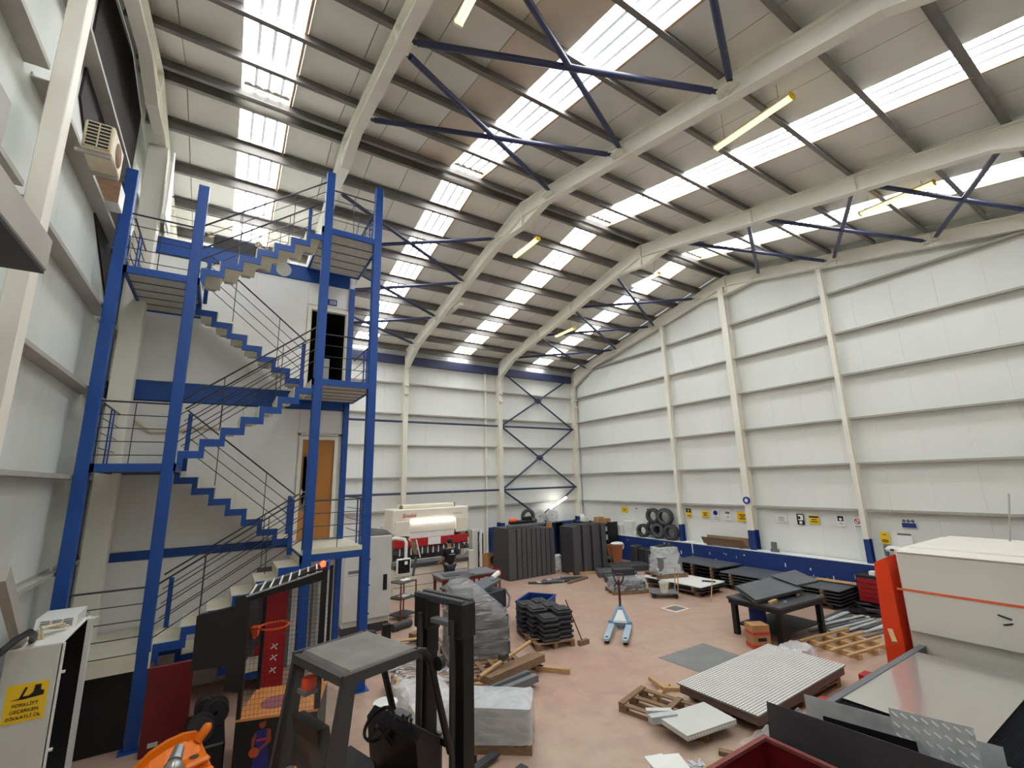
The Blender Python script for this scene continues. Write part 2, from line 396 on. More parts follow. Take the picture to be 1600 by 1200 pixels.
for z in GZ[:5]:
    for a, b in ((-13.8, -10.1), (-9.9, -5.1), (-4.9, -.1)): girt_x(YB, -1, z, a, b, WB)
    for a, b in zip(FX, FX[1:]): girt_x(YF, 1, z, a + .1, b - .1, WF)
GP = [-13.35, -9.8, -6.65]                                # gable posts
for i, z in enumerate(GZ[:6]):
    lim = 10 if i < 5 else 10 - (z + .5 - 9.79) / .2 + .6
    cuts = [max(YF + .1, -10 - lim)] + GP + [min(-.1, -10 + lim)]
    for a, b in zip(cuts, cuts[1:]):
        girt_y(XR, -1, z, a + .08, b - .08, WR); 
for i, z in enumerate(GZ[:6]):
    lim = 10 if i < 5 else 10 - (z + .5 - 9.79) / .2 + .6
    cuts = [max(YF + .1, -10 - lim), -13.6, -9.35, min(-.1, -10 + lim)]
    for a, b in zip(cuts, cuts[1:]): girt_y(XL, 1, z, a + .1, b - .1, WL)
# gable posts, right wall: slim, wide, slim
def ipost(x, y, w, d, z0, z1, sgn):       # flange faces the room
    mb = MB(); t = .012
    mb.box((x, y - w / 2, z0), (x + sgn * t, y + w / 2, z1)); mb.box((x - sgn * d, y - w / 2, z0), (x - sgn * (d - t), y + w / 2, z1))
    mb.box((x, y - .006, z0), (x - sgn * d, y + .006, z1)); return mb
for y, w, d in ((-13.35, .14, .20), (-9.8, .24, .30), (-6.65, .14, .20)):
    p = obj('gable_post', ipost(-.08 - (.08 if w > .2 else 0), y, w, d, 1.79, zr(y) - .45, -1), 'cream', WR)
    obj('painted_base', ipost(-.083 - (.08 if w > .2 else 0), y, w + .01, d, 0, 1.79, -1), 'bluewall', p)
    if w < .2: obj('top_strap', MB().bar((-.12, y + .05, zr(y) - 1.0), (-.12, y + .07, zr(y) - .42), .04, .012), 'cream', p)
obj('post_cleat', MB().box((-.17, -10.2, 11.0), (.1, -9.55, 11.04)), 'cream', WR)
# left wall posts
obj('gable_post', MB().bbox((XL + .2, -13.66, 0), (XL + .37, -13.46, zr(-13.6) - .1), .01), 'cream', WL)
obj('gable_post', MB().bbox((XL + .2, -8.62, 0), (XL + .55, -8.32, zr(-8.6) - .42), .01), 'cream', WL)
obj('unlit_gap_sheet', MB().prism([(XL, -12.1, 9.2), (XL, -8.7, 7.2), (XL, -8.7, 11.6), (XL, -10, 11.85), (XL, -12.1, 11.42)], (.03, 0, 0)), 'void', WL)  # dark sheet stands in for the unlit gap above the office roof
obj('lit_panel', MB().prism([(-18.3, -7.9, 9.4), (-18.3, -8.8, 9.4), (-18.3, -8.8, 10.9), (-18.3, -8.65, 11.0)], (.03, 0, 0)), 'white', WL)
# columns on the eave walls
def column(x, y, sgn, wl, z1):
    mb = MB(); t = .014; w = .2; d = .42
    ya, yb = y, y + sgn * d
    mb.box((x - w / 2, yb - sgn * t, 1.79), (x + w / 2, yb, z1)); mb.box((x - w / 2, ya, 1.79), (x + w / 2, ya + sgn * t, z1)); mb.box((x - .007, ya, 1.79), (x + .007, yb, z1))
    c = obj('column', mb, 'cream', wl)
    b = MB().box((x - w / 2 - .004, yb - sgn * t, 0), (x + w / 2 + .004, yb + sgn * .004, 1.79)).box((x - w / 2 - .004, ya, 0), (x + w / 2 + .004, ya + sgn * t, 1.79)).box((x - .01, ya, 0), (x + .01, yb, 1.79))
    obj('painted_base', b, 'bluewall', c)
    for zz in (8.15, 7.75):
        obj('cleat', MB().box((x - .09, yb, zz), (x + .09, yb + sgn * .12, zz + .05)).bar((x, yb + sgn * .1, zz), (x, yb, zz - .1), .01, .02), 'cream', c)
    return c
for x in FX[1:]:
    column(x, YB, -1, WB, zr(YB) - .2)
    column(x, YF, 1, WF, zr(YF) - .2)
# downpipe beside the column with tyre bracing
obj('downpipe', MB().tube([(-5.72, .1, 0), (-5.72, .1, 9.5)], .055, 10), 'cream', WB)
# blue dado wall along the right and part of the back wall
dw = struct('wall_dado', MB().box((-.28, -19.9, 0), (.17, -.2, 1.08)), 'bluewall')
struct('wall_corner', MB().box((-5.6, -.1, 0), (-.34, .17, 1.6)), 'bluewall')
mb = MB()
for i in range(26):
    y = random.uniform(-14, -1.5); z = random.uniform(.35, .95); mb.box((-.2825, y, z), (-.2805, y + random.uniform(.02, .06), z + random.uniform(.02, .14)))
obj('paint_chip', mb, 'wall', dw)
mb = MB(); y = -14.
while y < -.6:
    d = random.uniform(.5, 1.6); mb.box((-.284, y, 1.082), (.15, y + d, 1.083 + random.uniform(.005, .03))); y += d
obj('ledge_capping', mb, 'wall', dw)
# struts and cross braces in the last bay of the back wall
for x0, x1 in ((-13.9, -10.12), (-9.88, -5.12), (-4.88, -.12)):
    obj('strut', MB().tube([(x0, -.05, 6.53), (x1, -.05, 6.53)], .05, 8), 'navy', WB)
    obj('strut', MB().tube([(x0, -.05, 3.36), (x1, -.05, 3.36)], .05, 8), 'navy', WB)
for za, zb in ((6.53, 9.5), (3.36, 6.53), (.3, 3.36)):
    for p, q in (((-4.88, .0, zb), (-.12, .0, za)), ((-4.88, .03, za), (-.12, .03, zb))): brace(p, q, .045, 'navy', WB)
    zc = (za + zb) / 2; obj('gusset', MB().prism([(-2.75, -.02, zc), (-2.5, -.02, zc + .17), (-2.25, -.02, zc), (-2.5, -.02, zc - .17)], (0, .03, 0)), 'navy', WB)

# ---- office block behind the stair tower
OX0, OX1, OY = -18.9, -14.2, -7.95
wo = struct('wall_office', MB().box((OX0, OY + .04, 0), (OX1, OY + .06, 2.7)).box((OX0, OY + .04, 5.0), (OX1, OY + .06, 6.0)).box((OX0, OY + .04, 8.28), (OX1, OY + .06, 9.3))
            .box((OX0, OY + .04, 2.7), (-15.27, OY + .06, 8.28)).box((-14.4, OY + .04, 2.7), (OX1, OY + .06, 8.28)).box((OX1 - .06, OY + .06, 0), (OX1, -.1, 9.3)).box((OX0, OY + .06, 9.24), (OX1, -.1, 9.3)), 'office')
for za, zb in ((0.02, 2.48), (2.66, 5.62), (6.06, 8.92)):
    for xa, xb in ((OX0, -17.7), (-17.7, -16.5), (-16.5, -15.33)):
        obj('wall_panel', MB().box((xa + .004, OY, za), (xb - .004, OY + .04, zb)), 'office', wo)
    if za > 2: obj('wall_panel', MB().box((-15.33, OY, 5.06 if za < 6 else 8.34), (OX1, OY + .04, zb)), 'office', wo)
obj('wall_panel', MB().box((-15.33, OY, .02), (OX1, OY + .04, 2.48)), 'office', wo)
obj('beam', MB().box((OX0 + .3, OY - .03, 8.93), (OX1 - .14, OY + .03, 9.30)).box((OX0 + .3, OY - .04, 9.28), (OX1 - .14, OY + .03, 9.30)), 'blue', wo)
obj('beam', MB().box((OX0 + .3, OY - .03, 5.64), (OX1 - .14, OY + .03, 6.04)), 'blue', wo)
obj('beam', MB().box((OX0 + .3, OY - .02, 2.49), (-15.3, OY + .03, 2.65)), 'blue', wo)
obj('office_post', MB().bbox((OX1 - .13, OY - .07, 0), (OX1, OY + .03, 8.93), .006), 'blue', wo)
obj('office_post', MB().bbox((-15.45, OY - .06, 2.5), (-15.38, OY + .0, 3.6), .006), 'blue', wo)
# doors
def office_door(name, x0, x1, z0, z1, lab):
    d = struct(name, MB().box((x0, OY - .03, z0), (x0 + .08, OY + .1, z1)).box((x1 - .08, OY - .03, z0), (x1, OY + .1, z1)).box((x0 + .08, OY - .03, z1 - .08), (x1 - .08, OY + .1, z1)), 'cream')
    return d
d1 = office_door('door_1', -15.3, -14.42, 2.6, 4.98, '')
obj('door_leaf', MB().box((-15.22, OY + .02, 2.6), (-14.5, OY + .06, 4.9)), 'doorwood', d1)
obj('door_glass', MB().prism([(-15.14 + .05 * math.cos(a), OY + .0, 4.0 + .62 * math.sin(a)) for a in [k * math.pi / 8 for k in range(16)]] , (0, .03, 0)).box((-15.17, OY + .0, 3.25), (-15.08, OY + .03, 4.5)), 'inkgrey', d1)
obj('door_handle', MB().box((-15.2, OY - .04, 3.62), (-15.16, OY + .02, 3.74)).bar((-15.18, OY - .04, 3.68), (-15.06, OY - .04, 3.68), .02), 'steel', d1)
d2 = office_door('door_2', -15.32, -14.3, 5.98, 8.28, '')
obj('door_leaf', MB().bar((-15.22, OY + .1, 7.1), (-15.35, OY + .75, 7.1), .04, 2.2), 'ac', d2)
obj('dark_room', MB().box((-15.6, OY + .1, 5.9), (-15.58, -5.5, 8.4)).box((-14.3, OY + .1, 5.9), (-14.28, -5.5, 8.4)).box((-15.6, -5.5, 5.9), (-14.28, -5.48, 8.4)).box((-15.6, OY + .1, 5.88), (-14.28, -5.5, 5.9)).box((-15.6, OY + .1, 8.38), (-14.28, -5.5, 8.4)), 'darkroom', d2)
obj('filing_panel', MB().box((-14.75, -7.2, 5.95), (-14.6, -6.9, 7.15)), 'white', d2)
sg = thing('door_sign', 'small blue sign above the open dark upper office doorway', 'sign', (-14.76, OY - .012, 8.47))
obj('plate', MB().box((-.12, -.006, -.08), (.12, .006, .08)), 'inkblue', sg)
obj('bars', MB().box((-.06, -.012, .03), (.09, -.006, .045)).box((-.06, -.012, -.01), (.09, -.006, .005)).box((-.06, -.012, -.05), (.09, -.006, -.035)).box((.075, -.012, -.05), (.09, -.006, .04)), 'paper', sg)
# ground floor red door and white frame below the landing
d3 = struct('door_3', MB().box((-15.95, OY - .03, 0), (-15.87, OY - .0, 2.1)).box((-15.3, OY - .03, 0), (-15.22, OY - .0, 2.1)).box((-15.87, OY - .03, 2.02), (-15.3, OY - .0, 2.1)), 'inkgrey')
obj('door_leaf', MB().box((-15.87, OY - .02, .02), (-15.3, OY + .0, 2.02)), 'red', d3)
# ================================================================ stair tower
TB = Vector((-16.4, -9.0, 0)); TT = Matrix.Translation(-TB)
ST = thing('stair_tower', 'tall blue steel switchback staircase with cream treads in front of the office block', 'staircase', TB)
def sp(name, mb, m, par=None): return obj(name, mb.move(TT), m, par or ST)
YA, YZ = -10.03, -8.02
PXs = (-18.64, -17.57, -15.3, -14.21)
for x, z in zip(PXs, (9.5, 9.55, 10.72, 10.7)):
    sp('post', MB().bbox((x - .085, YA - .085, .012), (x + .085, YA + .085, z), .008), 'blue')
    sp('base_plate', MB().box((x - .15, YA - .15, 0), (x + .15, YA + .15, .012)), 'blue')
LV = [1.25, 2.55, 4.25, 5.95, 7.65, 9.35]
LXs = [(-18.55, -17.46), (-15.42, -14.13)]
def landing(k):
    z = LV[k]; x0, x1 = LXs[k % 2]; y0, y1 = YA - .08, YZ
    L = sp('landing', MB().box((x0, y0, z - .13), (x1, y0 + .05, z)).box((x0, y1 - .05, z - .13), (x1, y1, z)).box((x0, y0, z - .13), (x0 + .05, y1, z)).box((x1 - .05, y0, z - .13), (x1, y1, z)), 'blue')
    n = 5
    for i in range(n):
        a, b = y0 + .06 + (y1 - y0 - .12) * i / n, y0 + .06 + (y1 - y0 - .12) * (i + 1) / n
        sp('deck_plank', MB().box((x0 + .05, a + .004, z - .11), (x1 - .05, b - .004, z - .015)), 'deck', L)
        if i: sp('deck_joint', MB().box((x0 + .05, a - .012, z - .118), (x1 - .05, a + .012, z - .105)), 'black', L)
    if k < 2: sp('landing_cover', MB().box((x0 + .02, y0 + .0, z), (x1, y1, z + .012)).box((x0 + .02, y0 - .003, z - (.0 if k else .14)), (x1, y0, z + .09)), 'tread', L)
    return L
for k in range(6): landing(k)
def flight(z0, z1, x0, x1, y0, y1, n, m='tread'):
    """n risers from z0 up to z1; n-1 treads between x0 (low) and x1 (high)"""
    s = 1 if x1 > x0 else -1; run = (x1 - x0) / (n - 1); rise = (z1 - z0) / n
    top = [(x0, z0 - .02)]
    for i in range(n):
        top.append((x0 + run * i, z0 + rise * (i + 1)))
        if i < n - 1: top.append((x0 + run * (i + 1), z0 + rise * (i + 1)))
    top[-1] = (x1, z1)
    top += [(x1 + s * .05, z1)]
    dx, dz = s * .085, -.125
    bot = [(x + dx, z + dz) for x, z in top]
    bot[-1] = (top[-1][0], top[-1][1] - .16)
    for y in (y0,):
        sp('stringer', MB().strip([(x, y, z) for x, z in top], [(x, y, z) for x, z in bot], (0, .03, 0)), 'blue')
    for i in range(n - 1):
        xa, xb, zt = x0 + run * i, x0 + run * (i + 1), z0 + rise * (i + 1)
        mb = MB().box((xa - s * .02, y0 + .03, zt - .035), (xb + s * .01, y1 - .03, zt + .004)).box((xb - s * .015, y0 + .03, zt), (xb + s * .012, y1 - .03, zt + rise - .035))
        mb.box((xa, y0 + .03, zt - .035 - .05), (xa + s * .025, y1 - .03, zt - .03))
        t = sp('tread', mb, m)
        sp('bracket', MB().box((xa + s * .06, y0 + .032, zt - .07), (xb - s * .06, y0 + .07, zt - .035)).box((xa + s * .06, y1 - .07, zt - .07), (xb - s * .06, y1 - .032, zt - .035)), 'deck', t)
    return rise, run
FA, FB = YA - .06, -9.1; RA, RB = -8.93, YZ + .02
XL0, XR0 = -17.46, -15.42
fl_list = []
for k in range(6):
    z0 = 0.0 if k == 0 else LV[k - 1]; z1 = LV[k]; n = 7 if k < 2 else 8
    if k % 2: flight(z0, z1, XL0, XR0, FA, FB, n); fl_list.append((z0, z1, 1))
    else: flight(z0, z1, XR0, XL0, RA, RB, n); fl_list.append((z0, z1, -1))
# railings: slim rods with thin uprights
def rails(p, q, y_first=None, base=0., n=4, step=.24, top=.98, up=True, name='railing'):
    p, q = Vector(p), Vector(q); mb = MB(); Z = Vector((0, 0, 1))
    par = sp(name, MB().tube([p + Z * top, q + Z * top], .016, 6), 'rod')
    for i in range(1, n):
        sp('rail_rod', MB().tube([p + Z * (top - step * i), q + Z * (top - step * i)], .0085, 5), 'rod', par)
    if up:
        L = (q - p).length; k = max(1, round(L / 1.1))
        for i in range(1, k + 1):
            a = p + (q - p) * ((i - .35) / (k + .3)); sp('baluster', MB().tube([a + Z * .0, a + Z * top], .008, 5), 'rod', par)
    return par
for k, (z0, z1, d) in enumerate(fl_list):
    if k == 0: continue
    xa, xb = (PXs[1] + .08, PXs[2] - .08) if d > 0 else (XR0, XL0)
    lo, hi = (z0 + .1, z1 + .12) if d > 0 else (z0 + .1, z1 + .1)
    y = FA + .015 if d > 0 else RA + .015
    rails((xa, y, lo), (xb, y, hi), n=4 if k > 1 else 5, step=.24 if k > 1 else .2)
    if d > 0: rails((xa, FB - .02, lo), (xb, FB - .02, hi), n=4)
for k in range(1, 6):
    z = LV[k]
    if k % 2: rails((PXs[2] + .08, YA, z), (PXs[3] - .08, YA, z), n=4)
    else: rails((PXs[0] + .08, YA, z), (PXs[1] - .08, YA, z), n=5, step=.22, top=1.02)
z = LV[0]; rails((PXs[0] + .08, YA, z), (PXs[1] - .08, YA, z), n=5, step=.24, top=1.05, up=False)
# side rails of the landings, with flat blue bars
for k in range(1, 6):
    z = LV[k]; x = LXs[k % 2][1] - .03 if k % 2 else LXs[0][0] + .03
    par = rails((x, YA + .1, z), (x, YZ - .1, z), n=4, up=False)
    for y in (-9.35, -9.1):
        sp('flat_bar', MB().box((x - .008, y - .035, z - .1), (x + .008, y + .035, z + .98)).box((x - .02, y - .05, z - .13), (x + .02, y + .05, z - .02)), 'blue', par)
# short uprights where flights meet the landings
for z, x in ((LV[0], -17.38), (LV[2], -17.40), (LV[4], -17.40), (LV[1], -15.48), (LV[3], -15.48), (LV[5], -15.55)):
    sp('newel_bar', MB().box((x - .035, -9.06, z - .1), (x + .035, -9.045, z + 1.0)), 'blue')
    sp('newel_bar', MB().box((x - .035, -8.99, z - .1), (x + .035, -8.975, z + 1.0)), 'blue')
# rails round the office roof
for zz in (.3, .6, .9):
    pass
rr = rails((-18.4, OY - .02, 9.35), (-15.5, OY - .02, 9.35), n=4, up=True, name='roof_railing')
rails((-14.2, YA + .1, 9.35), (-14.2, YZ, 9.35), n=3, up=False, name='roof_railing')
for x, z in ((-14.55, 9.35), (-14.35, 9.35)):
    sp('flat_bar', MB().bar((x, -9.2, z), (x + .1, -9.2, z + .98), .012, .06), 'blue')
sp('landing_joist', MB().box((XL0 - 1.0, YZ + .0, LV[2] - .02), (XL0, YZ + .03, LV[2] + .03)), 'blue')

# ---- things round the stair and on the office roof
hz = thing('heater', 'black hot-air heater with brass burner ends on the office roof by the top stairs', 'heater', (-16.95, -7.85, 9.303))
obj('body', MB().bbox((-.5, .15, .06), (.42, .5, .50), .03), 'black', hz)
obj('burner', MB().lathe([(.02, 0), (.075, 0), (.075, .05), (.05, .06), (.02, .03)], 14, (-.56, .12, .42), 'y').lathe([(.02, 0), (.08, 0), (.08, .05), (.05, .06), (.02, .03)], 14, (.42, .1, .42), 'y'), 'ac', hz)
obj('stand', MB().box((-.45, .18, 0), (-.4, .46, .06)), 'steel', hz); obj('stand', MB().box((.3, .18, 0), (.35, .46, .06)), 'steel', hz)
rl = tag(obj('office_roof_box', MB().bbox((-15.95, -8.0 + .1, 9.3), (-15.8, -7.7, 9.75), .02), 'white'), 'white boxed switch panel on the office roof beside the heater', 'box')
cn = thing('siren', 'round white siren dish hung below the topmost stair flight', 'siren', (-16.05, -9.5, 8.42))
obj('dish', MB().lathe([(.0, .05), (.06, .05), (.13, .0), (.15, 0), (.15, .03), (.06, .09), (0, .09)], 20, (0, 0, 0), 'y'), 'white', cn)
obj('hanger', MB().tube([(0, .05, .1), (0, .05, .3)], .01), 'white', cn)
cb = tag(obj('sagging_cable', MB().tube([(-18.35, -8.02, 5.2), (-18.1, -8.0, 4.98), (-17.7, -8.0, 5.02), (-17.3, -8.0, 5.1), (-16.9, -8.0, 5.1)], .03, 8), 'ac'), 'thick cream cable sagging along the office wall behind the blue stair', 'cable')
# air-conditioning unit on the left wall
ac = thing('air_conditioner', 'aged cream outdoor air conditioner unit high on the left wall', 'air conditioner', (-18.5, -12.52, 8.02), 0)
obj('casing', MB().bbox((-.14, -.30, 0), (.15, .30, .40), .015), 'ac', ac)
obj('grille_back', MB().box((-.11, -.306, .04), (.125, -.30, .375)), 'black', ac)
mb = MB()
for i in range(8): mb.box((-.12, -.314, .03 + i * .049), (.13, -.302, .042 + i * .049))
for i in range(3): mb.box((-.12 + i * .118, -.314, .03), (-.106 + i * .118, -.302, .385))
obj('grille', mb, 'ac', ac)
obj('fan_recess', MB().lathe([(.0, .012), (.15, .012), (.17, 0), (.0, 0)], 20, (.146, .03, .20), 'x'), 'oldwood', ac)
for y in (-.24, .24): obj('support_bracket', MB().box((-.2, y - .02, -.04), (.15, y + .02, 0)), 'girt', ac)
fb = thing('fuse_box', 'small white metal box with a black edge on the left wall beside the air conditioner', 'box', (-18.74, -10.75, 8.345))
obj('casing', MB().bbox((-.15, -.18, 0), (.15, .18, .36), .01), 'white', fb)
obj('edge_band', MB().box((-.15, -.192, 0), (.15, -.18, .36)), 'oldwood', fb)
# steel box beam low on the left wall near the camera
bb = thing('box_section', 'grey hollow steel beam end jutting along the left wall near the cream post', 'beam', (-18.26, -15.19, 5.60))
obj('casing', MB().prism([(-.5, -2.4, 0), (-.5, .62, 0), (-.06, .62, -.02), (.06, .55, .1), (.06, .55, .46), (-.5, .62, .5)], (0, 0, 0)) if False else MB().bbox((-.45, -2.4, .06), (.06, .55, .35), .01), 'girt', bb)
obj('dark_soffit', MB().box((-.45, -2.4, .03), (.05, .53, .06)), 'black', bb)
lv = thing('grey_housing', 'rounded pale grey housing resting on the steel beam at the left edge', 'housing', (-18.45, -16.4, 5.975))
obj('body', MB().bbox((-.2, -.65, 0), (.25, .65, .46), .06), 'girt', lv)
# ================================================================ helpers for goods
def solo(name, mb, m, label, cat, loc=(0, 0, 0), rz=0, group=None, rot=None):
    o = obj(name, mb, m, None, loc); o.rotation_euler = rot if rot else (0, 0, R(rz)); return tag(o, label, cat, group)
def slab(L, W, t, bev=0.): return MB().box((-L / 2, -W / 2, 0), (L / 2, W / 2, t)) if not bev else MB().bbox((-L / 2, -W / 2, 0), (L / 2, W / 2, t), bev)
def pallet(label, x, y, rz=0, L=1.2, W=.8, m='oldwood', group='wooden pallets', n=5, z=0):
    p = thing('pallet', label, 'pallet', (x, y, z), rz, group)
    b0 = None
    for i in range(3):
        yy = (-1 + i) * (W / 2 - .05); mb = MB()
        for k in (-1, 0, 1): mb.box((k * (L / 2 - .07) - .07, yy - .045, .022), (k * (L / 2 - .07) + .07, yy + .045, .1))
        obj('bearer', MB().box((-L / 2, yy - .05, .1), (L / 2, yy + .05, .122)), m, p)
        for k in (-1, 0, 1): obj('block', MB().box((k * (L / 2 - .07) - .07, yy - .045, .022), (k * (L / 2 - .07) + .07, yy + .045, .1)), m, p)
        obj('bottom_board', MB().box((-L / 2, yy - .05, 0), (L / 2, yy + .05, .022)), m, p)
    for i in range(n):
        xx = -L / 2 + .05 + (L - .1) * i / (n - 1)
        b = obj('deck_board', MB().box((-.05, -W / 2, .122), (.05, W / 2, .144)), m, p, (xx, 0, 0)) if b0 is None else share('deck_board', b0, p, (xx, 0, 0))
        b0 = b0 or b
    return p

# ================================================================ press brake by the back wall
PB = thing('press_brake', 'cream press brake with red tool rail and lit work panel by the back wall', 'machine', (-10.18, -3.1, 0))
obj('side_frame', MB().bbox((-1.42, -.35, 0), (-1.30, .9, 2.3), .02), 'offwhite', PB)
obj('side_frame', MB().bbox((1.30, -.35, 0), (1.42, .9, 2.3), .02), 'offwhite', PB)
obj('top_beam', MB().bbox((-1.46, -.72, 2.08), (1.46, .3, 2.90), .03), 'offwhite', PB)
tb = obj('top_cap', MB().bbox((-1.02, -.45, 2.90), (1.0, .2, 3.03), .02), 'offwhite', PB)
for xx in (-1.06, 1.02): obj('lifting_lug', MB().bbox((xx - .04, -.4, 2.90), (xx + .04, -.3, 3.04), .01), 'oldwood', tb)
obj('side_panel', MB().bbox((-1.38, -.76, 2.0), (-.86, -.70, 2.5), .008), 'offwhite', PB)
obj('side_panel', MB().bbox((.92, -.76, 2.0), (1.40, -.70, 2.5), .008), 'offwhite', PB)
ram = obj('ram', MB().bbox((-.85, -.7, 1.9), (.88, -.5, 2.52), .01), 'white', PB)
obj('light_bar', MB().bbox((-.82, -.75, 2.45), (.86, -.70, 2.50), .01), 'led', ram)
for x0, z0, ww, hh in ((-.1, 2.12, .22, .16), (.16, 2.16, .2, .14), (.42, 2.2, .18, .12), (.1, 1.98, .26, .1)):
    obj('note', MB().box((x0, -.706, z0), (x0 + ww, -.701, z0 + hh)), 'paper', ram)
obj('emblem', MB().lathe([(0, 0), (.07, 0), (.07, .006), (0, .006)], 16, (-.62, -.702, 2.36), 'y').prism([(-.65, -.712, 2.38), (-.62, -.712, 2.33), (-.59, -.712, 2.40), (-.62, -.712, 2.36)], (0, .006, 0)), 'inkgrey', ram)
rail = obj('tool_rail', MB().bbox((-1.4, -.74, 1.63), (1.42, -.48, 1.9), .01), 'red', PB)
obj('white_plate', MB().box((-.16, -.746, 1.62), (.32, -.741, 1.9)), 'paper', rail)
obj('rail_lip', MB().box((-1.4, -.75, 1.60), (1.42, -.5, 1.645)), 'darkred', rail)
c0 = None
for i in range(13):
    xx = -1.28 + i * .205
    if c0 is None: c0 = obj('punch_clamp', MB().bbox((-.075, -.70, 1.38), (.075, -.55, 1.58), .01), 'darkgrey', PB, (xx, 0, 0))
    else: share('punch_clamp', c0, PB, (xx, 0, 0))
c1 = None
for i in range(12):
    xx = -1.18 + i * .205
    if c1 is None: c1 = obj('clamp_wedge', MB().box((-.018, -.715, 1.36), (.018, -.57, 1.61)), 'white', PB, (xx, 0, 0))
    else: share('clamp_wedge', c1, PB, (xx, 0, 0))
obj('back_gauge', MB().box((-1.28, -.2, 1.12), (1.28, -.1, 1.4)).box((-1.28, -.12, 1.4), (1.28, .5, 1.9)), 'inkgrey', PB)
bed = obj('die_bed', MB().bbox((-1.42, -.82, .95), (1.42, -.45, 1.08), .01), 'darksteel', PB)
obj('die_rail', MB().prism([(-1.4, -.72, 1.08), (-1.4, -.56, 1.08), (-1.4, -.6, 1.16), (-1.4, -.64, 1.13), (-1.4, -.68, 1.16)], (2.8, 0, 0)), 'inkgrey', bed)
obj('apron', MB().bbox((-1.40, -.76, .06), (1.40, -.5, .95), .012), 'offwhite', PB)
for z in (.35, .68): obj('apron_joint', MB().box((-1.38, -.764, z), (1.38, -.76, z + .014)), 'ink', PB)
def text(name, s, size, m, parent, loc, rot, shear=0., align='CENTER', ext=.002):     # lettering as a mesh
    cu = bpy.data.curves.new(name, 'FONT'); cu.body = s; cu.size = size; cu.shear = shear; cu.align_x = align; cu.extrude = ext; cu.offset = .0
    c = bpy.data.objects.new(name + '_curve', cu); COL.objects.link(c); bpy.context.view_layer.update()
    me = bpy.data.meshes.new_from_object(c.evaluated_get(bpy.context.evaluated_depsgraph_get())); bpy.data.objects.remove(c)
    me.materials.clear(); me.materials.append(M[m])
    o = bpy.data.objects.new(name, me); COL.objects.link(o); o.parent = parent; o.location = loc; o.rotation_euler = rot; return o
text('brand_lettering', 'Smalak', .19, 'inkred', PB, (-.88, -.724, 2.62), (R(90), 0, 0), .35)
text('brand_lettering_copy', 'Smalak', .19, 'inkred', PB, (-.873, -.7235, 2.622), (R(90), 0, 0), .35)  # second copy in the same red, slightly offset to thicken the letters
obj('model_bar', MB().box((.82, -.724, 2.66), (1.2, -.72, 2.675)), 'inkgrey', PB)
# swinging control arm with pendant
CA = (-1.57, -1.5, 0)
obj('swing_arm', MB().tube([(-.1, .55, 1.95), (.06, .3, 2.02), (.28, 0, 1.99), (.33, 0, 1.9), (.33, 0, 1.42), (.31, 0, 1.36)], [.055, .055, .055, .055, .05, .07], 8), 'white', PB, CA)
hd = obj('panel_housing', MB().bbox((.02, -.08, .92), (.48, .04, 1.4), .02), 'white', PB, CA)
obj('screen', MB().bbox((.05, -.095, .96), (.44, -.08, 1.37), .006), 'screen', hd)
obj('label_plate', MB().box((.26, -.1, 1.22), (.36, -.095, 1.32)), 'paper', hd)
obj('keyboard_shelf', MB().bar((.55, -.1, .85), (.72, .1, 1.38), .06, .08), 'darkgrey', PB, CA)
GB = thing('guard_panel', 'tilted dark guard flap hanging in front of the press brake clamps', 'panel', (-11.05, -4.2, 1.2))
obj('flap', MB().prism([(-.1, 0, .68), (.1, .02, .66), (.22, .05, .2), (.06, 0, .24)], (0, .03, 0)), 'oldwood', GB)
obj('edge_post', MB().bar((.12, -.02, .7), (.3, .05, .1), .035), 'white', GB)
obj('hanger', MB().bar((.0, .02, .64), (.0, .38, .68), .02), 'white', GB)
# white side pillar and tool shelf right of the brake
sl = thing('tool_locker', 'narrow white upright locker open at the right end of the press brake', 'locker', (-8.4, -3.3, 0))
obj('door', MB().bbox((.3, -.3, .6), (.38, -.22, 1.98), .01), 'white', sl); obj('body', MB().box((.06, -.1, .5), (.3, .2, 1.95)).box((.04, -.2, 0), (.34, .2, .5)), 'cabgrey', sl)
obj('inner_box', MB().bbox((-.2, -.3, .3), (.06, -.05, 1.25), .01), 'bucketw', sl)
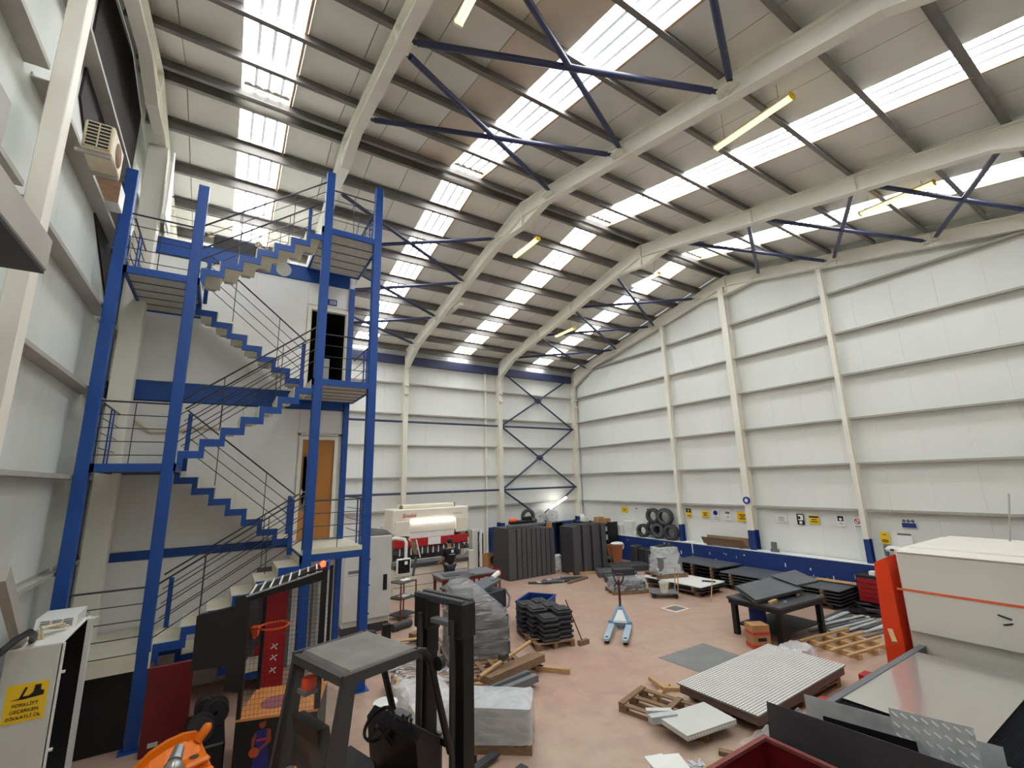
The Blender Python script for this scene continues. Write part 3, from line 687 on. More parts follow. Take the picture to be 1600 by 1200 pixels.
# worker in a black t-shirt at the press brake
def person(loc, rz, label):
    P = thing('person', label, 'person', loc, rz)
    def skin(name, pts, edges, rad, m, root=0, lv=2):
        me = bpy.data.meshes.new(name); me.from_pydata(pts, edges, []); o = bpy.data.objects.new(name, me); COL.objects.link(o); o.parent = P
        sk = o.modifiers.new('skin', 'SKIN'); sk.use_smooth_shade = True
        for i, r_ in enumerate(rad):
            d = me.skin_vertices[0].data[i]; d.radius = r_ if isinstance(r_, tuple) else (r_, r_)
        me.skin_vertices[0].data[root].use_root = True
        sb = o.modifiers.new('sub', 'SUBSURF'); sb.levels = lv; sb.render_levels = lv
        me.materials.append(M[m]); return o
    # local +y is the way the person faces
    pts = [(0, 0, .94), (0, 0, 1.15), (0, 0, 1.38), (0, .01, 1.47), (0, .03, 1.53), (0, .04, 1.62), (0, .03, 1.72),
           (.17, 0, 1.42), (.23, .02, 1.14), (.21, .22, 1.02), (.2, .31, 1.0), (-.17, 0, 1.42), (-.23, .02, 1.14), (-.2, .22, 1.04), (-.19, .31, 1.02),
           (.1, 0, .88), (.1, .02, .5), (.1, 0, .1), (.1, .1, .04), (-.1, 0, .88), (-.1, .02, .5), (-.1, 0, .1), (-.1, .1, .04), (.1, .17, .04), (-.1, .17, .04)]
    ed = [(0, 1), (1, 2), (2, 3), (3, 4), (4, 5), (5, 6), (2, 7), (7, 8), (8, 9), (9, 10), (2, 11), (11, 12), (12, 13), (13, 14), (0, 15), (15, 16), (16, 17), (17, 18), (18, 23), (0, 19), (19, 20), (20, 21), (21, 22), (22, 24)]
    rad = [(.15, .11), (.14, .10), (.15, .1), (.06, .06), (.055, .055), (.078, .095), (.07, .085), .062, .046, .036, .03, .062, .046, .036, .03, .085, .06, .045, .042, .085, .06, .045, .042, .03, .03]
    body = skin('body', pts, ed, rad, 'skin')
    for s in (1, -1):       # hands with fingers resting on the bed
        wx = .2 * s
        hpts = [(wx, .31, 1.0), (wx, .36, .99), (wx - .0, .40, .985)]; he = [(0, 1), (1, 2)]; hr = [.026, .03, .022]
        for k in range(4):
            fx = wx + (-.03 + k * .02); n = len(hpts); ln = (.055, .068, .064, .05)[k]
            hpts += [(fx, .405, .985), (fx, .405 + ln * .55, .978), (fx, .405 + ln, .962)]; he += [(2, n), (n, n + 1), (n + 1, n + 2)]; hr += [.009, .0085, .0075]
        n = len(hpts); hpts += [(wx - .035 * s, .355, .985), (wx - .055 * s, .385, .975)]; he += [(1, n), (n, n + 1)]; hr += [.011, .009]
        skin('hand', hpts, he, hr, 'skin', 0, 1)
    shp = [pts[i] for i in (0, 1, 2, 3, 7, 8, 11, 12)]; shp[0] = (0, 0, .9)
    sh5 = tuple(Vector(pts[7]).lerp(Vector(pts[8]), .75)); sh7 = tuple(Vector(pts[11]).lerp(Vector(pts[12]), .75))
    shp[5] = sh5; shp[7] = sh7; shp[3] = (0, .0, 1.455)
    st = skin('t_shirt', shp, [(0, 1), (1, 2), (2, 3), (2, 4), (4, 5), (2, 6), (6, 7)], [(.178, .135), (.168, .125), (.178, .125), (.09, .075), .085, .075, .085, .075], 'shirt')
    tp = [pts[i] for i in (0, 15, 16, 17, 19, 20, 21)]
    skin('trousers', tp, [(0, 1), (1, 2), (2, 3), (0, 4), (4, 5), (5, 6)], [(.162, .122), .098, .075, .062, .098, .075, .062], 'denim')
    for s in (1, -1): obj('shoe', MB().sphere((.1 * s, .08, .045), .06, 10, (.85, 2.2, .75)), 'black', P)
    obj('hair', MB().sphere((0, .012, 1.70), .098, 14, (.93, 1.08, 1.0)), 'hair', P)
    obj('back_print', MB().box((.0, -.139, 1.34), (.08, -.128, 1.43)).box((-.07, -.142, 1.28), (.12, -.13, 1.292)), 'paper', P)
    for s in (1, -1):
        obj('ear', MB().sphere((.083 * s, .03, 1.62), .025, 8, (.4, .7, 1.2)), 'skin', P)
        obj('eye', MB().sphere((.032 * s, .118, 1.64), .012, 8), 'paper', P)
    obj('nose', MB().sphere((0, .135, 1.61), .018, 8, (.7, 1, 1.4)), 'skin', P); obj('mouth', MB().box((-.025, .121, 1.568), (.025, .131, 1.576)), 'darkred', P)
    return P
person((-9.83, -4.55, 0), 0, 'person in a black t-shirt with white back print working at the press brake').scale = (1.1, 1.1, 1.06)
# tables and shelves round the brake
def frame_table(name, label, loc, rz, L, W, H, m, top_m, t=.05, leg=.08, shelf=None, cat='table'):
    T = thing(name, label, cat, loc, rz)
    obj('tabletop', MB().bbox((-L / 2, -W / 2, H - t), (L / 2, W / 2, H), .006), top_m, T)
    ap = MB().box((-L / 2 + .03, -W / 2 + .03, H - t - .1), (L / 2 - .03, -W / 2 + .06, H - t)).box((-L / 2 + .03, W / 2 - .06, H - t - .1), (L / 2 - .03, W / 2 - .03, H - t)).box((-L / 2 + .03, -W / 2 + .06, H - t - .1), (-L / 2 + .06, W / 2 - .06, H - t)).box((L / 2 - .06, -W / 2 + .06, H - t - .1), (L / 2 - .03, W / 2 - .06, H - t))
    obj('apron', ap, m, T); l0 = None
    for sx in (-1, 1):
        for sy in (-1, 1):
            l0 = obj('leg', MB().bbox((-leg / 2, -leg / 2, 0), (leg / 2, leg / 2, H - t), .004), m, T, (sx * (L / 2 - leg), sy * (W / 2 - leg), 0)) if l0 is None else share('leg', l0, T, (sx * (L / 2 - leg), sy * (W / 2 - leg), 0))
    if shelf: obj('shelf', MB().box((-L / 2 + leg, -W / 2 + leg, shelf), (L / 2 - leg, W / 2 - leg, shelf + .03)), m, T)
    return T
frame_table('work_table', 'red-legged steel work table in front of the press brake', (-9.62, -5.35, 0), -3, 2.0, .95, .85, 'darkred', 'inkgrey')
solo('steel_sheet', slab(1.0, .55, .03), 'slate', 'grey steel sheet lying on the red-legged work table', 'sheet', (-9.95, -5.45, .85), -12)
solo('aluminium_profile', MB().box((-.38, -.06, 0), (.38, .06, .06)), 'steel', 'bright aluminium profile lying on the edge of the red-legged work table', 'profile', (-10.1, -5.6, .88), -6)
sk_ = thing('tool_shelf', 'black steel shelf crowded with dark press tools against the back wall', 'shelf', (-7.05, -.75, 0))
for sx in (-.5, .5):
    for sy in (-.2, .2): obj('upright', MB().box((sx - .02, sy - .02, 0), (sx + .02, sy + .02, 1.5)), 'black', sk_)
for z in (.5, .95, 1.4): obj('board', MB().box((-.5, -.22, z), (.5, .22, z + .03)), 'black', sk_)
ti = 0
for z in (.53, .98, 1.43):
    for k in range(5):
        hh = random.uniform(.12, .3); xx = -.4 + k * .19
        solo('press_tool', MB().bbox((-.05, -.1, 0), (.05, .1, hh * .6), .01).bbox((-.03, -.1, hh * .6), (.03, .1, hh), .008), ('darkgrey', 'darksteel', 'inkgrey')[(k + ti) % 3],
             'dark press tool, %s from the left on the %s board of the black tool shelf' % (ORD[k], ('lowest', 'middle', 'top')[ti]), 'tool', (-7.05 + xx, -.75, z), 0, 'press tools on the black shelf')
    ti += 1
wbx = thing('wooden_crate', 'small open chipboard crate holding round parts near the black tool shelf', 'crate', (-6.95, -2.2, 0), 15)
obj('crate_body', MB().box((-.25, -.22, .1), (.25, -.2, .8)).box((-.25, .2, .1), (.25, .22, .8)).box((-.25, -.2, .1), (-.23, .2, .8)).box((.23, -.2, .1), (.25, .2, .8)).box((-.25, -.2, .08), (.25, .2, .1)), 'card', wbx)
obj('foot', MB().box((-.25, -.22, 0), (-.15, .22, .08)).box((.15, -.22, 0), (.25, .22, .08)), 'oldwood', wbx)
obj('paper_label', MB().box((-.08, -.225, .2), (.1, -.22, .35)), 'paper', wbx)
obj('round_part', MB().lathe([(.05, -.01), (.13, -.01), (.13, .01), (.05, .01)], 16, (0, -.23, .58), 'y', True), 'darkgrey', wbx)
rc = thing('red_cart', 'low red steel cart parked at the foot of the press brake', 'cart', (-8.25, -4.35, 0), -8)
obj('tray', MB().box((-.45, -.3, .42), (.45, .3, .46)).box((-.45, -.3, .46), (-.43, .3, .62)).box((.43, -.3, .46), (.45, .3, .62)).box((-.43, -.3, .46), (.43, -.28, .62)).box((-.43, .28, .46), (.43, .3, .62)), 'red', rc)
for sx in (-.4, .4):
    for sy in (-.25, .25): obj('leg', MB().box((sx - .025, sy - .025, .08), (sx + .025, sy + .025, .42)), 'darkred', rc); obj('wheel', MB().lathe([(.01, -.02), (.04, -.02), (.04, .02), (.01, .02)], 12, (sx, sy, .04), 'x', True), 'black', rc)
# slim two-shelf trolley between the cabinet and the brake
tv = thing('shelf_trolley', 'slim black and red shelf trolley holding papers right of the tall white cabinet', 'trolley', (-12.0, -6.0, 0), 25)
for sx in (-.3, .3):
    for sy in (-.25, .25): obj('upright', MB().box((sx - .015, sy - .015, 0), (sx + .015, sy + .015, 1.02)), 'darkred', tv)
for z in (.1, .55, .98): obj('shelf', MB().box((-.31, -.26, z), (.31, .26, z + .03)), 'darkgrey', tv)
solo('paper_pile', slab(.3, .22, .02), 'paper', 'white papers on the middle shelf of the slim trolley', 'paper', (-11.95, -6.0, .58), 35)
solo('paper_pile', slab(.28, .2, .015), 'paper', 'white papers on the top shelf of the slim trolley', 'paper', (-11.9, -5.95, 1.01), 20)
solo('motor_roll', MB().tube([(-.3, 0, .1), (.3, 0, .1)], .1, 14), 'darkgrey', 'dark cylinder lying on the floor in front of the slim trolley', 'cylinder', (-12.35, -7.0, 0), 20)
# tall white cabinet behind the right stair post
wc = thing('switch_cabinet', 'tall white two-door switch cabinet behind the right-hand blue stair post', 'cabinet', (-13.15, -6.85, 0))
obj('cabinet_body', MB().bbox((-.72, .06, .22), (.52, .6, 2.1), .01).box((-.3, .1, 2.1), (.5, .58, 2.32)), 'cabgrey', wc)
dl = obj('door', MB().bbox((-.72, .0, .36), (-.15, .06, 2.12), .015), 'cabgrey', wc)
dr = obj('door', MB().bbox((-.13, -.02, .36), (.52, .06, 2.42), .02), 'cabgrey', wc)
obj('handle', MB().bbox((.30, -.03, 1.02), (.41, -.02, 1.42), .03), 'black', dr)
for z in (.5, 1.2, 1.85): obj('hinge_pin', MB().lathe([(0, 0), (.022, 0), (.022, .01), (0, .01)], 10, (-.07, -.022, z), 'y'), 'black', dr)
obj('print', MB().box((-.62, -.004, 1.52), (-.34, 0, 1.6)).box((-.62, -.004, 1.47), (-.34, 0, 1.48)), 'inkgrey', dl)
obj('sloped_top', MB().prism([(-.13, .0, 2.44), (.5, .0, 2.44), (.5, .5, 2.5), (-.13, .5, 2.62)], (0, 0, .02)), 'darkgrey', wc)
obj('plinth', MB().box((-.7, .08, 0), (.5, .58, .22)), 'darkgrey', wc)
solo('door_profile', MB().box((-.03, -.03, 0), (.03, .03, 2.0)), 'cabgrey', 'white door frame strip standing left of the tall white cabinet', 'strip', (-14.3, -7.2, 0))
for i in range(4):
    solo('steel_profile', MB().box((-.025, -.025, 0), (.025, .025, 2.05 - .04 * i)), ('steel', 'inkgrey', 'cabgrey', 'steel')[i], 'tall grey steel profile, %s from the left, leaning by the basketball game' % ORD[i], 'profile', (-14.95 + .14 * i, -8.04, .0), 0, 'profiles by the game', (R(-1.), 0, 0))

# ================================================================ rows of upright trays, rack, tyres along the far corner
for i in range(9):
    xx = -7.05 + (0 if i == 0 else .40 + (i - 1) * .235); wd = .36 if i == 0 else .205
    t = thing('folded_tray', 'dark grey folded steel tray standing on edge, %s from left in the long row' % ORD[i], 'tray', (xx, -3.95, 0), 0, 'upright trays in the long row')
    z1 = 1.93 - .012 * i
    obj('face', MB().box((0, -.02, .02), (.016, 1.2, z1)), 'darkgrey', t)
    obj('front_fold', MB().box((.016, -.02, .02), (wd, -.004, z1 - .0)), 'fold', t)
    obj('top_fold', MB().box((.016, -.004, z1 - .016), (wd, 1.2, z1)), 'darkgrey', t)
for i in range(7):
    xx = -4.45 + i * .262
    t = thing('folded_tray', 'dark grey steel tray on edge, %s from the left in the shorter row' % ORD[i], 'tray', (xx, -4.75 + .1 * (i % 2), 0), -4, 'upright trays in the shorter row')
    z1 = 1.86 + .03 * (i % 3)
    obj('face', MB().box((0, -.02, .02), (.016, .9, z1)), 'darkgrey', t)
    obj('front_fold', MB().box((.016, -.02, .02), (.245, -.004, z1)), 'fold', t)
    obj('top_fold', MB().box((.016, -.004, z1 - .016), (.245, .9, z1)), 'darkgrey', t)
# things lying on the long row
bt = thing('machine_arm', 'long black machine arm with grey side bar lying on the row of trays', 'machine part', (-6.0, -3.6, 1.93))
obj('bar', MB().bbox((-.85, -.12, 0), (.95, .1, .12), .02), 'inkgrey', bt); obj('black_block', MB().bbox((-.75, -.1, .12), (.2, .12, .26), .03).bbox((-.1, -.08, .26), (.3, .1, .4), .02), 'black', bt)
obj('knuckle', MB().sphere((.45, 0, .2), .14, 12, (1.2, .8, .8)), 'darkgrey', bt)
solo('orange_float', MB().sphere((0, 0, .12), .16, 14, (1.25, .9, .75)), 'hoop', 'round orange plastic cover lying on the row of trays', 'cover', (-6.55, -3.55, 2.2 - .12))
solo('wooden_spacer', slab(.2, .16, .2), 'card', 'small wooden block at the right end on the row of trays', 'block', (-4.95, -3.85, 1.84))
def tyre_mb(ro=.32, ri=.19, wd=.22):
    h = wd / 2; mb = MB().lathe([(ri, -h * .8), (ri + .03, -h), (ro - .04, -h), (ro - .008, -h * .8), (ro, -h * .5), (ro, h * .5), (ro - .008, h * .8), (ro - .04, h), (ri + .03, h), (ri, h * .8)], 28, (0, 0, 0), 'x', True)
    return mb
def tyre(label, x, y, z, ro=.32, ri=.19, wd=.22, rz=0, group='tyres on the blue ledge', rim='rubber'):
    t = thing('tyre', label, 'tyre', (x, y, z), rz, group)
    obj('casing', tyre_mb(ro, ri, wd), 'rubber', t); mb = MB()
    for k in range(28):
        a = 2 * math.pi * k / 28
        for s in (-1, 1):
            c = Vector((s * wd * .26, ro * math.cos(a + s * .06), ro * math.sin(a + s * .06)))
            mb.bar(c - Vector((wd * .2, 0, 0)), c + Vector((wd * .2, 0, 0)), .045, .016, (0, math.cos(a), math.sin(a)))
    tr = obj('tread_blocks', mb, 'rubber', t); tr['kind'] = 'stuff'
    obj('bead', MB().lathe([(ri + .015, -wd / 2 - .004), (ri + .05, -wd / 2 - .004), (ri + .05, -wd / 2 + .01), (ri + .015, -wd / 2 + .01)], 28, (0, 0, 0), 'x', True), 'inkgrey' if rim == 'pale' else 'rubber', t)
    return t
zt = 1.1
tyre('tyre at the left foot of the pyramid on the blue ledge', -.12, -4.62, zt + .29, .29, .17, .24, 12)
tyre('tyre set back between the first and third of the pyramid on the ledge', .0, -5.02 - .05, zt + .42, .30, .18, .2, 8)
tyre('pale-rimmed tyre in the front middle of the pyramid on the blue ledge', -.14, -5.52, zt + .36, .33, .2, .24, 10, rim='pale')
tyre('tyre at the right foot of the pyramid beside the slim post', -.14, -6.2, zt + .32, .33, .2, .26, 8)
tyre('upper left tyre topping the pyramid on the blue ledge', -.1, -5.25, zt + .97, .33, .2, .22, 10)
tyre('upper right tyre, biggest of the pyramid on the blue ledge', -.1, -5.9, zt + .96, .36, .22, .26, 10, rim='pale')
tyre('single tyre leaning above the long row of upright trays', -4.2, -1.2, 2.1, .33, .2, .2, 80, None)
solo('tyre_shelf', MB().box((-.5, -.2, 1.7), (.5, .25, 1.76)).box((-.46, -.1, 0), (-.4, 0, 1.7)).box((.4, -.1, 0), (.46, 0, 1.7)), 'black', 'dark stand behind the long row of trays carrying the single tyre', 'stand', (-4.2, -1.2, 0))
for i, (y, z, h, d, wd) in enumerate(((-3.2, 1.1, .22, .3, .5), (-3.75, 1.1, .2, .3, .45), (-4.1, 1.1, .2, .25, .3), (-3.25, 1.32, .26, .28, .42), (-3.78, 1.3, .2, .3, .5), (-3.78, 1.5, .26, .28, .5))):
    solo('white_carton', MB().bbox((-d / 2, -wd / 2, 0), (d / 2, wd / 2, h), .006), 'white', 'white carton, %s of the white pile on the ledge by the tyres' % ('lower left', 'lower middle', 'lower right', 'upper left', 'middle right', 'topmost')[i], 'carton', (-.1, y, z), 0, 'white cartons on the ledge')
# black rack with cartons in the far corner
rk = thing('storage_rack', 'black shelf rack with cartons in the far corner beside the blue dado wall', 'rack', (-.62, -1.9, 0))
for sy in (-1.25, 0, 1.25):
    for sx in (-.28, .28): obj('upright', MB().box((sx - .03, sy - .03, 0), (sx + .03, sy + .03, 1.72)), 'black', rk)
for z in (.45, .85, 1.25, 1.6): obj('shelf', MB().box((-.3, -1.28, z), (.3, 1.28, z + .04)), 'black', rk)
obj('back_sheet', MB().box((.28, -1.25, .1), (.3, 1.25, 1.6)), 'black', rk); obj('end_sheet', MB().box((-.3, -1.29, .1), (.3, -1.28, 1.72)), 'black', rk)
for i, (y, z, s_, mm, lb) in enumerate(((.75, 1.64, (.3, .34, .2), 'white', 'white carton on top of the black rack, left end'), (.95, 1.84, (.2, .16, .14), 'white', 'small white box on the white carton on the black rack'), (-.35, 1.64, (.36, .4, .26), 'card', 'brown carton on top of the black rack, left of a pair'), (-.8, 1.64, (.34, .36, .22), 'card', 'brown carton on top of the black rack, right of a pair'),
        (-.75, 1.29, (.3, .5, .2), 'paper', 'white-labelled tray on the upper shelf of the black rack'), (-1.0, .89, (.3, .3, .22), 'paper', 'white package on the middle shelf of the black rack'))):
    solo('carton', MB().bbox((-s_[0] / 2, -s_[1] / 2, 0), (s_[0] / 2, s_[1] / 2, s_[2]), .006), mm, lb, 'carton', (-.62, -1.9 + y, z))
# tilted white tube lamp and wrapped white reels behind
tl = thing('tilted_lamp', 'bright white tube lamp tilted across the corner wall brace', 'lamp', (-2.2, -.3, 2.32))
obj('tube', MB().tube([(0, 0, 0), (1.12, 0, .52)], .055, 10), 'lampwhite', tl); obj('dark_arm', MB().tube([(-.62, -.05, -.32), (-.02, 0, 0)], .04, 8), 'darkgrey', tl)
for i, (x, z) in enumerate(((-3.0, 1.68), (-2.2, 1.68))):
    t = thing('wrapped_reel', 'clear wrapped white reel on the blue block, %s of two' % ('left', 'right')[i], 'reel', (x, -.42, z))
    obj('drum', MB().lathe([(.05, -.1), (.32, -.1), (.32, .1), (.05, .1)], 20, (0, 0, .3), 'y', True), 'filmw', t); obj('wrapping', MB().lathe([(.1, -.14), (.35, -.12), (.36, .12), (.1, .14)], 18, (0, 0, .3), 'y', True), 'filmthin', t)
solo('reel_shelf', MB().box((-.9, -.35, 1.62), (.9, .25, 1.66)).box((-.85, -.3, 0), (-.8, .2, 1.62)).box((.8, -.3, 0), (.85, .2, 1.62)), 'black', 'dark shelf in the far corner under the wrapped reels', 'shelf', (-2.6, -.42, 0))
# signs on the right wall: board + print bars / pictograms
def sign(label, y, z, w_, h_, m, marks, name='wall_sign'):
    s = thing(name, label, 'sign', (.172, y, z), 0)
    obj('board', MB().box((0, -w_ / 2, -h_ / 2), (.006, w_ / 2, h_ / 2)), m, s)
    for mk in marks:
        kind, mm, a = mk[0], mk[1], mk[2:]
        mb = MB()
        if kind == 'bar':
            mb.box((-.003, a[0] * w_ - a[2] * w_ / 2, a[1] * h_ - a[3] * h_ / 2), (.0, a[0] * w_ + a[2] * w_ / 2, a[1] * h_ + a[3] * h_ / 2))
        elif kind == 'disc': mb.lathe([(0, 0), (a[2] * w_, 0), (a[2] * w_, .003), (0, .003)], 20, (-.004, a[0] * w_, a[1] * h_), 'x')
        elif kind == 'ring': mb.lathe([(a[2] * w_ * .78, 0), (a[2] * w_, 0), (a[2] * w_, .003), (a[2] * w_ * .78, .003)], 20, (-.005, a[0] * w_, a[1] * h_), 'x', True)
        elif kind == 'slash': mb.bar((-.006, a[0] * w_ - a[2] * w_, a[1] * h_ - a[2] * w_), (-.006, a[0] * w_ + a[2] * w_, a[1] * h_ + a[2] * w_), .004, .03, (0, 1, -1))
        obj('print', mb, mm, s)
    return s
B3 = [('bar', 'ink', 0, .2, .6, .1), ('bar', 'ink', 0, 0, .4, .1), ('bar', 'ink', 0, -.2, .6, .1)]
sign('yellow sign on the wall above the white cartons', -3.26, 2.25, .42, .26, 'yellow', [('bar', 'ink', 0, .05, .5, .12), ('bar', 'ink', 0, -.2, .4, .1)])
sign('small white sign with black mark between the yellow sign and the tyres', -4.03, 2.31, .24, .18, 'paper', [('bar', 'ink', 0, .15, .3, .35)])
sign('small white sign with dark dot just left of the top tyres', -4.72, 2.28, .28, .26, 'paper', [('disc', 'ink', 0, .1, .18), ('bar', 'inkgrey', 0, -.3, .6, .08)])
sign('black and bright yellow sign right of the slim post by the tyres', -6.94, 2.26, .24, .36, 'yellow', [('bar', 'ink', 0, .28, 1.0, .44), ('disc', 'yellow', 0, .28, .2), ('bar', 'ink', 0, -.3, .7, .08)])
sign('plain yellow sign with three short lines on the wall left of the blue disc sign', -7.73, 2.24, .34, .26, 'yellow', B3)
sign('white sign with blue disc on the wall left of the ridge post', -8.2, 2.27, .27, .34, 'paper', [('disc', 'inkblue', 0, .14, .36), ('disc', 'paper', .02, .1, .16), ('bar', 'inkgrey', 0, -.36, .6, .06)])
sign('white sign with grey strip between the blue disc sign and a yellow sign', -8.73, 2.25, .26, .38, 'paper', [('bar', 'inkgrey', 0, .25, .7, .22), ('bar', 'inkgrey', 0, -.1, .5, .04), ('bar', 'inkgrey', 0, -.25, .5, .04)])
sign('yellow sign with three black lines directly left of the ridge post', -9.33, 2.22, .44, .36, 'yellow', B3)
sign('white sign with three grey lines right of the ridge post', -10.78, 2.23, .34, .24, 'paper', [('bar', 'inkgrey', 0, .22, .6, .08), ('bar', 'inkgrey', 0, 0, .6, .08), ('bar', 'inkgrey', 0, -.22, .6, .08)])
sign('black-framed white sign with curved figure on the wall between two posts', -11.42, 2.25, .23, .36, 'ink', [('bar', 'paper', -.05, .16, .7, .5), ('disc', 'ink', .15, .14, .2), ('disc', 'paper', 0, -.3, .22)])
sign('yellow sign with black heading beside the black-framed sign', -11.85, 2.25, .32, .27, 'yellow', [('bar', 'ink', 0, .36, .9, .18), ('bar', 'ink', 0, .05, .5, .1), ('bar', 'ink', 0, -.2, .7, .1)])
sign('white sign with black square and white hand mark left of the last post', -12.64, 2.27, .22, .34, 'paper', [('bar', 'ink', 0, .2, .76, .46), ('disc', 'paper', 0, .14, .2), ('bar', 'inkgrey', 0, -.25, .5, .06)])
sign('white prohibition sign with red ring beside the last slim post', -13.1, 2.22, .24, .36, 'paper', [('ring', 'inkred', 0, .16, .36), ('slash', 'inkred', 0, .16, .2), ('bar', 'inkgrey', 0, -.26, .7, .07), ('bar', 'inkgrey', 0, -.38, .6, .04)])
sign('orange yellow sign low on the wall behind the laser cutter', -13.74, 1.84, .22, .34, 'yellow', [('bar', 'ink', 0, .28, .4, .06), ('bar', 'ink', 0, -.18, .7, .08), ('bar', 'ink', 0, -.32, .7, .08)])
sign('white and blue sign with three round figures behind the laser cutter', -14.38, 2.3, .34, .26, 'paper', [('disc', 'inkgrey', -.3, .24, .14), ('disc', 'inkgrey', 0, .24, .14), ('disc', 'inkgrey', .3, .24, .14), ('bar', 'inkblue', 0, -.22, .96, .5)])
sign('white sheet with grey heading strip above the laser cutter', -14.22, 1.82, .36, .38, 'paper', [('bar', 'inkgrey', 0, .42, .9, .14)])
dr_ = thing('round_reel', 'blue ring with white middle fixed high on the ridge post', 'ring', (-.20, -9.8, 2.86)); obj('ring', MB().lathe([(.07, -.03), (.13, -.03), (.13, .03), (.07, .03)], 24, (0, 0, 0), 'x', True), 'inkblue', dr_); obj('centre', MB().lathe([(0, -.02), (.07, -.02), (.07, .02), (0, .02)], 20, (0, 0, 0), 'x'), 'white', dr_)
st_ = thing('metal_tray', 'long brown-grey metal trough lying on the blue ledge left of the ridge post', 'tray', (-.12, -8.62, 1.115))
obj('trough', MB().prism([(-.2, .85, .3), (-.18, .85, .3), (-.02, .85, .06), (.12, .85, .06), (.2, .85, .34), (.22, .85, .34), (.14, .85, .03), (-.04, .85, .03)], (0, -1.75, 0)), 'oldwood', st_); obj('support', MB().box((-.1, -.75, 0), (.1, -.65, .035)).box((-.1, .6, 0), (.1, .7, .035)), 'oldwood', st_)
solo('white_tape', MB().box((-.2, -.2, 0), (.1, .2, .03)).box((-.2, -.22, -.4), (-.19, -.18, .0)), 'paper', 'white paper strip hanging over the blue ledge right of the tyres', 'paper', (-.1, -7.1, 1.115))
jb = thing('socket_box', 'small grey socket box with cables on the ledge right of the ridge post', 'box', (-.14, -10.55, 1.09)); obj('case', MB().bbox((-.08, -.14, 0), (.08, .1, .14), .01).bbox((-.05, -.08, .14), (.07, .08, .36), .01), 'inkgrey', jb); obj('cable', MB().tube([(-.1, .25, .03), (-.12, .05, .02), (-.12, -.25, .03)], .02, 6), 'white', jb)
wf = thing('router', 'white rounded wall device behind the laser cutter with dark slot', 'device', (.05, -13.98, 1.44)); obj('case', MB().sphere((0, 0, .1), .22, 14, (.5, 1.15, .5)), 'white', wf); obj('slot', MB().box((-.13, -.08, .08), (-.1, .08, .13)), 'ink', wf); obj('wall_bracket', MB().box((.02, -.06, -.05), (.12, .06, .1)).box((-.02, .2, -.1), (.1, .27, .2)), 'inkgrey', wf)
tc_ = thing('tool_chest', 'red tool chest with black frame against the dado wall behind the laser cutter', 'tool chest', (-.75, -13.75, 0))
obj('frame', MB().bbox((-.24, -.5, 0), (.3, .5, .9), .01), 'black', tc_)
for i in range(5): dd = obj('drawer', MB().bbox((-.27, -.46, .2 + i * .125), (-.24, .46, .315 + i * .125), .008), 'red', tc_); obj('pull', MB().box((-.285, -.4, .295 + i * .125), (-.27, .4, .31 + i * .125)), 'darkred', dd)
solo('paper_roll', slab(.2, .14, .1), 'paper', 'white packet on top of the red tool chest', 'packet', (-.75, -13.62, .9))
solo('cardboard_piece', MB().prism([(0, -.3, 0), (0, .3, 0), (0, .32, .42), (0, .05, .33), (0, -.28, .25)], (.04, 0, 0)), 'card', 'torn cardboard piece standing against the dado wall beside the tool chest', 'cardboard', (-.6, -12.7, 0), -10)
# ================================================================ laser cutter at the right
LC = thing('laser_cutter', 'large grey laser cutting machine with orange upright at the right edge', 'machine', (-6.3, -17.0, 0))
cabn = obj('cabin', MB().bbox((.02, -2.4, 1.04), (3.0, .88, 2.36), .02), 'lasergrey', LC)
obj('roof_panel', MB().bbox((.7, -2.4, 2.36), (2.98, .86, 2.40), .01), 'lasergrey', cabn)
obj('front_top', MB().bbox((.0, -2.4, 2.36), (.66, .86, 2.385), .01), 'lasergrey', cabn)
obj('orange_stripe', MB().box((.012, -2.4, 1.71), (.02, .95, 1.75)), 'orangeline', cabn)
obj('hook_marks', MB().bar((.012, -.45, 1.52), (.012, -.30, 1.56), .01, .02).bar((.012, -.45, 1.46), (.012, -.34, 1.42), .01, .02), 'ink', cabn)
obj('lower_panel', MB().box((.1, -2.4, .05), (2.9, .9, 1.04)), 'lasergrey', LC)
up = obj('upright', MB().prism([(-.02, .98, 0), (-.02, 1.30, 0), (-.02, 1.22, 2.14), (-.02, 1.0, 2.27)], (.5, 0, 0)), 'orange', LC)
obj('side_panel', MB().box((.48, .88, 0), (2.95, 1.05, 2.30)).prism([(.3, .88, 2.3), (2.95, .88, 2.3), (2.95, .88, 2.37), (.3, .88, 2.37)], (0, .1, 0)), 'lasergrey', LC)
obj('roof_cable', MB().tube([(2.7, -.1, 2.4), (2.75, -.15, 2.75), (2.95, -.2, 3.3)], .015, 6), 'girt', cabn)
# shuttle table in front of the cabin
fr = obj('table_frame', MB().box((-3.5, .72, .62), (.1, .78, .83)).box((-3.5, -1.75, .62), (.1, -1.67, .84)).box((-3.5, -1.67, .3), (-3.42, .7, .83)).box((-3.42, -1.67, .3), (.1, .7, .36)), 'inkgrey', LC)
obj('rail_strip', MB().box((-3.52, .70, .83), (.05, .79, .845)), 'inkgrey', fr)
s0 = None
for i in range(40):
    xx = -3.38 + i * .073; n = 30; poly = [(0, -1.66, .5), (0, .69, .5)]
    for k in range(n): yy = .69 - 2.35 * k / n; poly += [(0, yy, .79), (0, yy - 2.35 / n * .5, .828)]
    if s0 is None: s0 = obj('support_slat', MB().prism(poly, (.004, 0, 0)), 'darksteel', LC, (xx, 0, 0))
    else: share('support_slat', s0, LC, (xx, 0, 0))
for x in (-3.3, -1.7, -.2):
    for y in (-1.6, .62): obj('table_leg', MB().box((x - .05, y - .05, 0), (x + .05, y + .05, .62)), 'darksteel', LC)
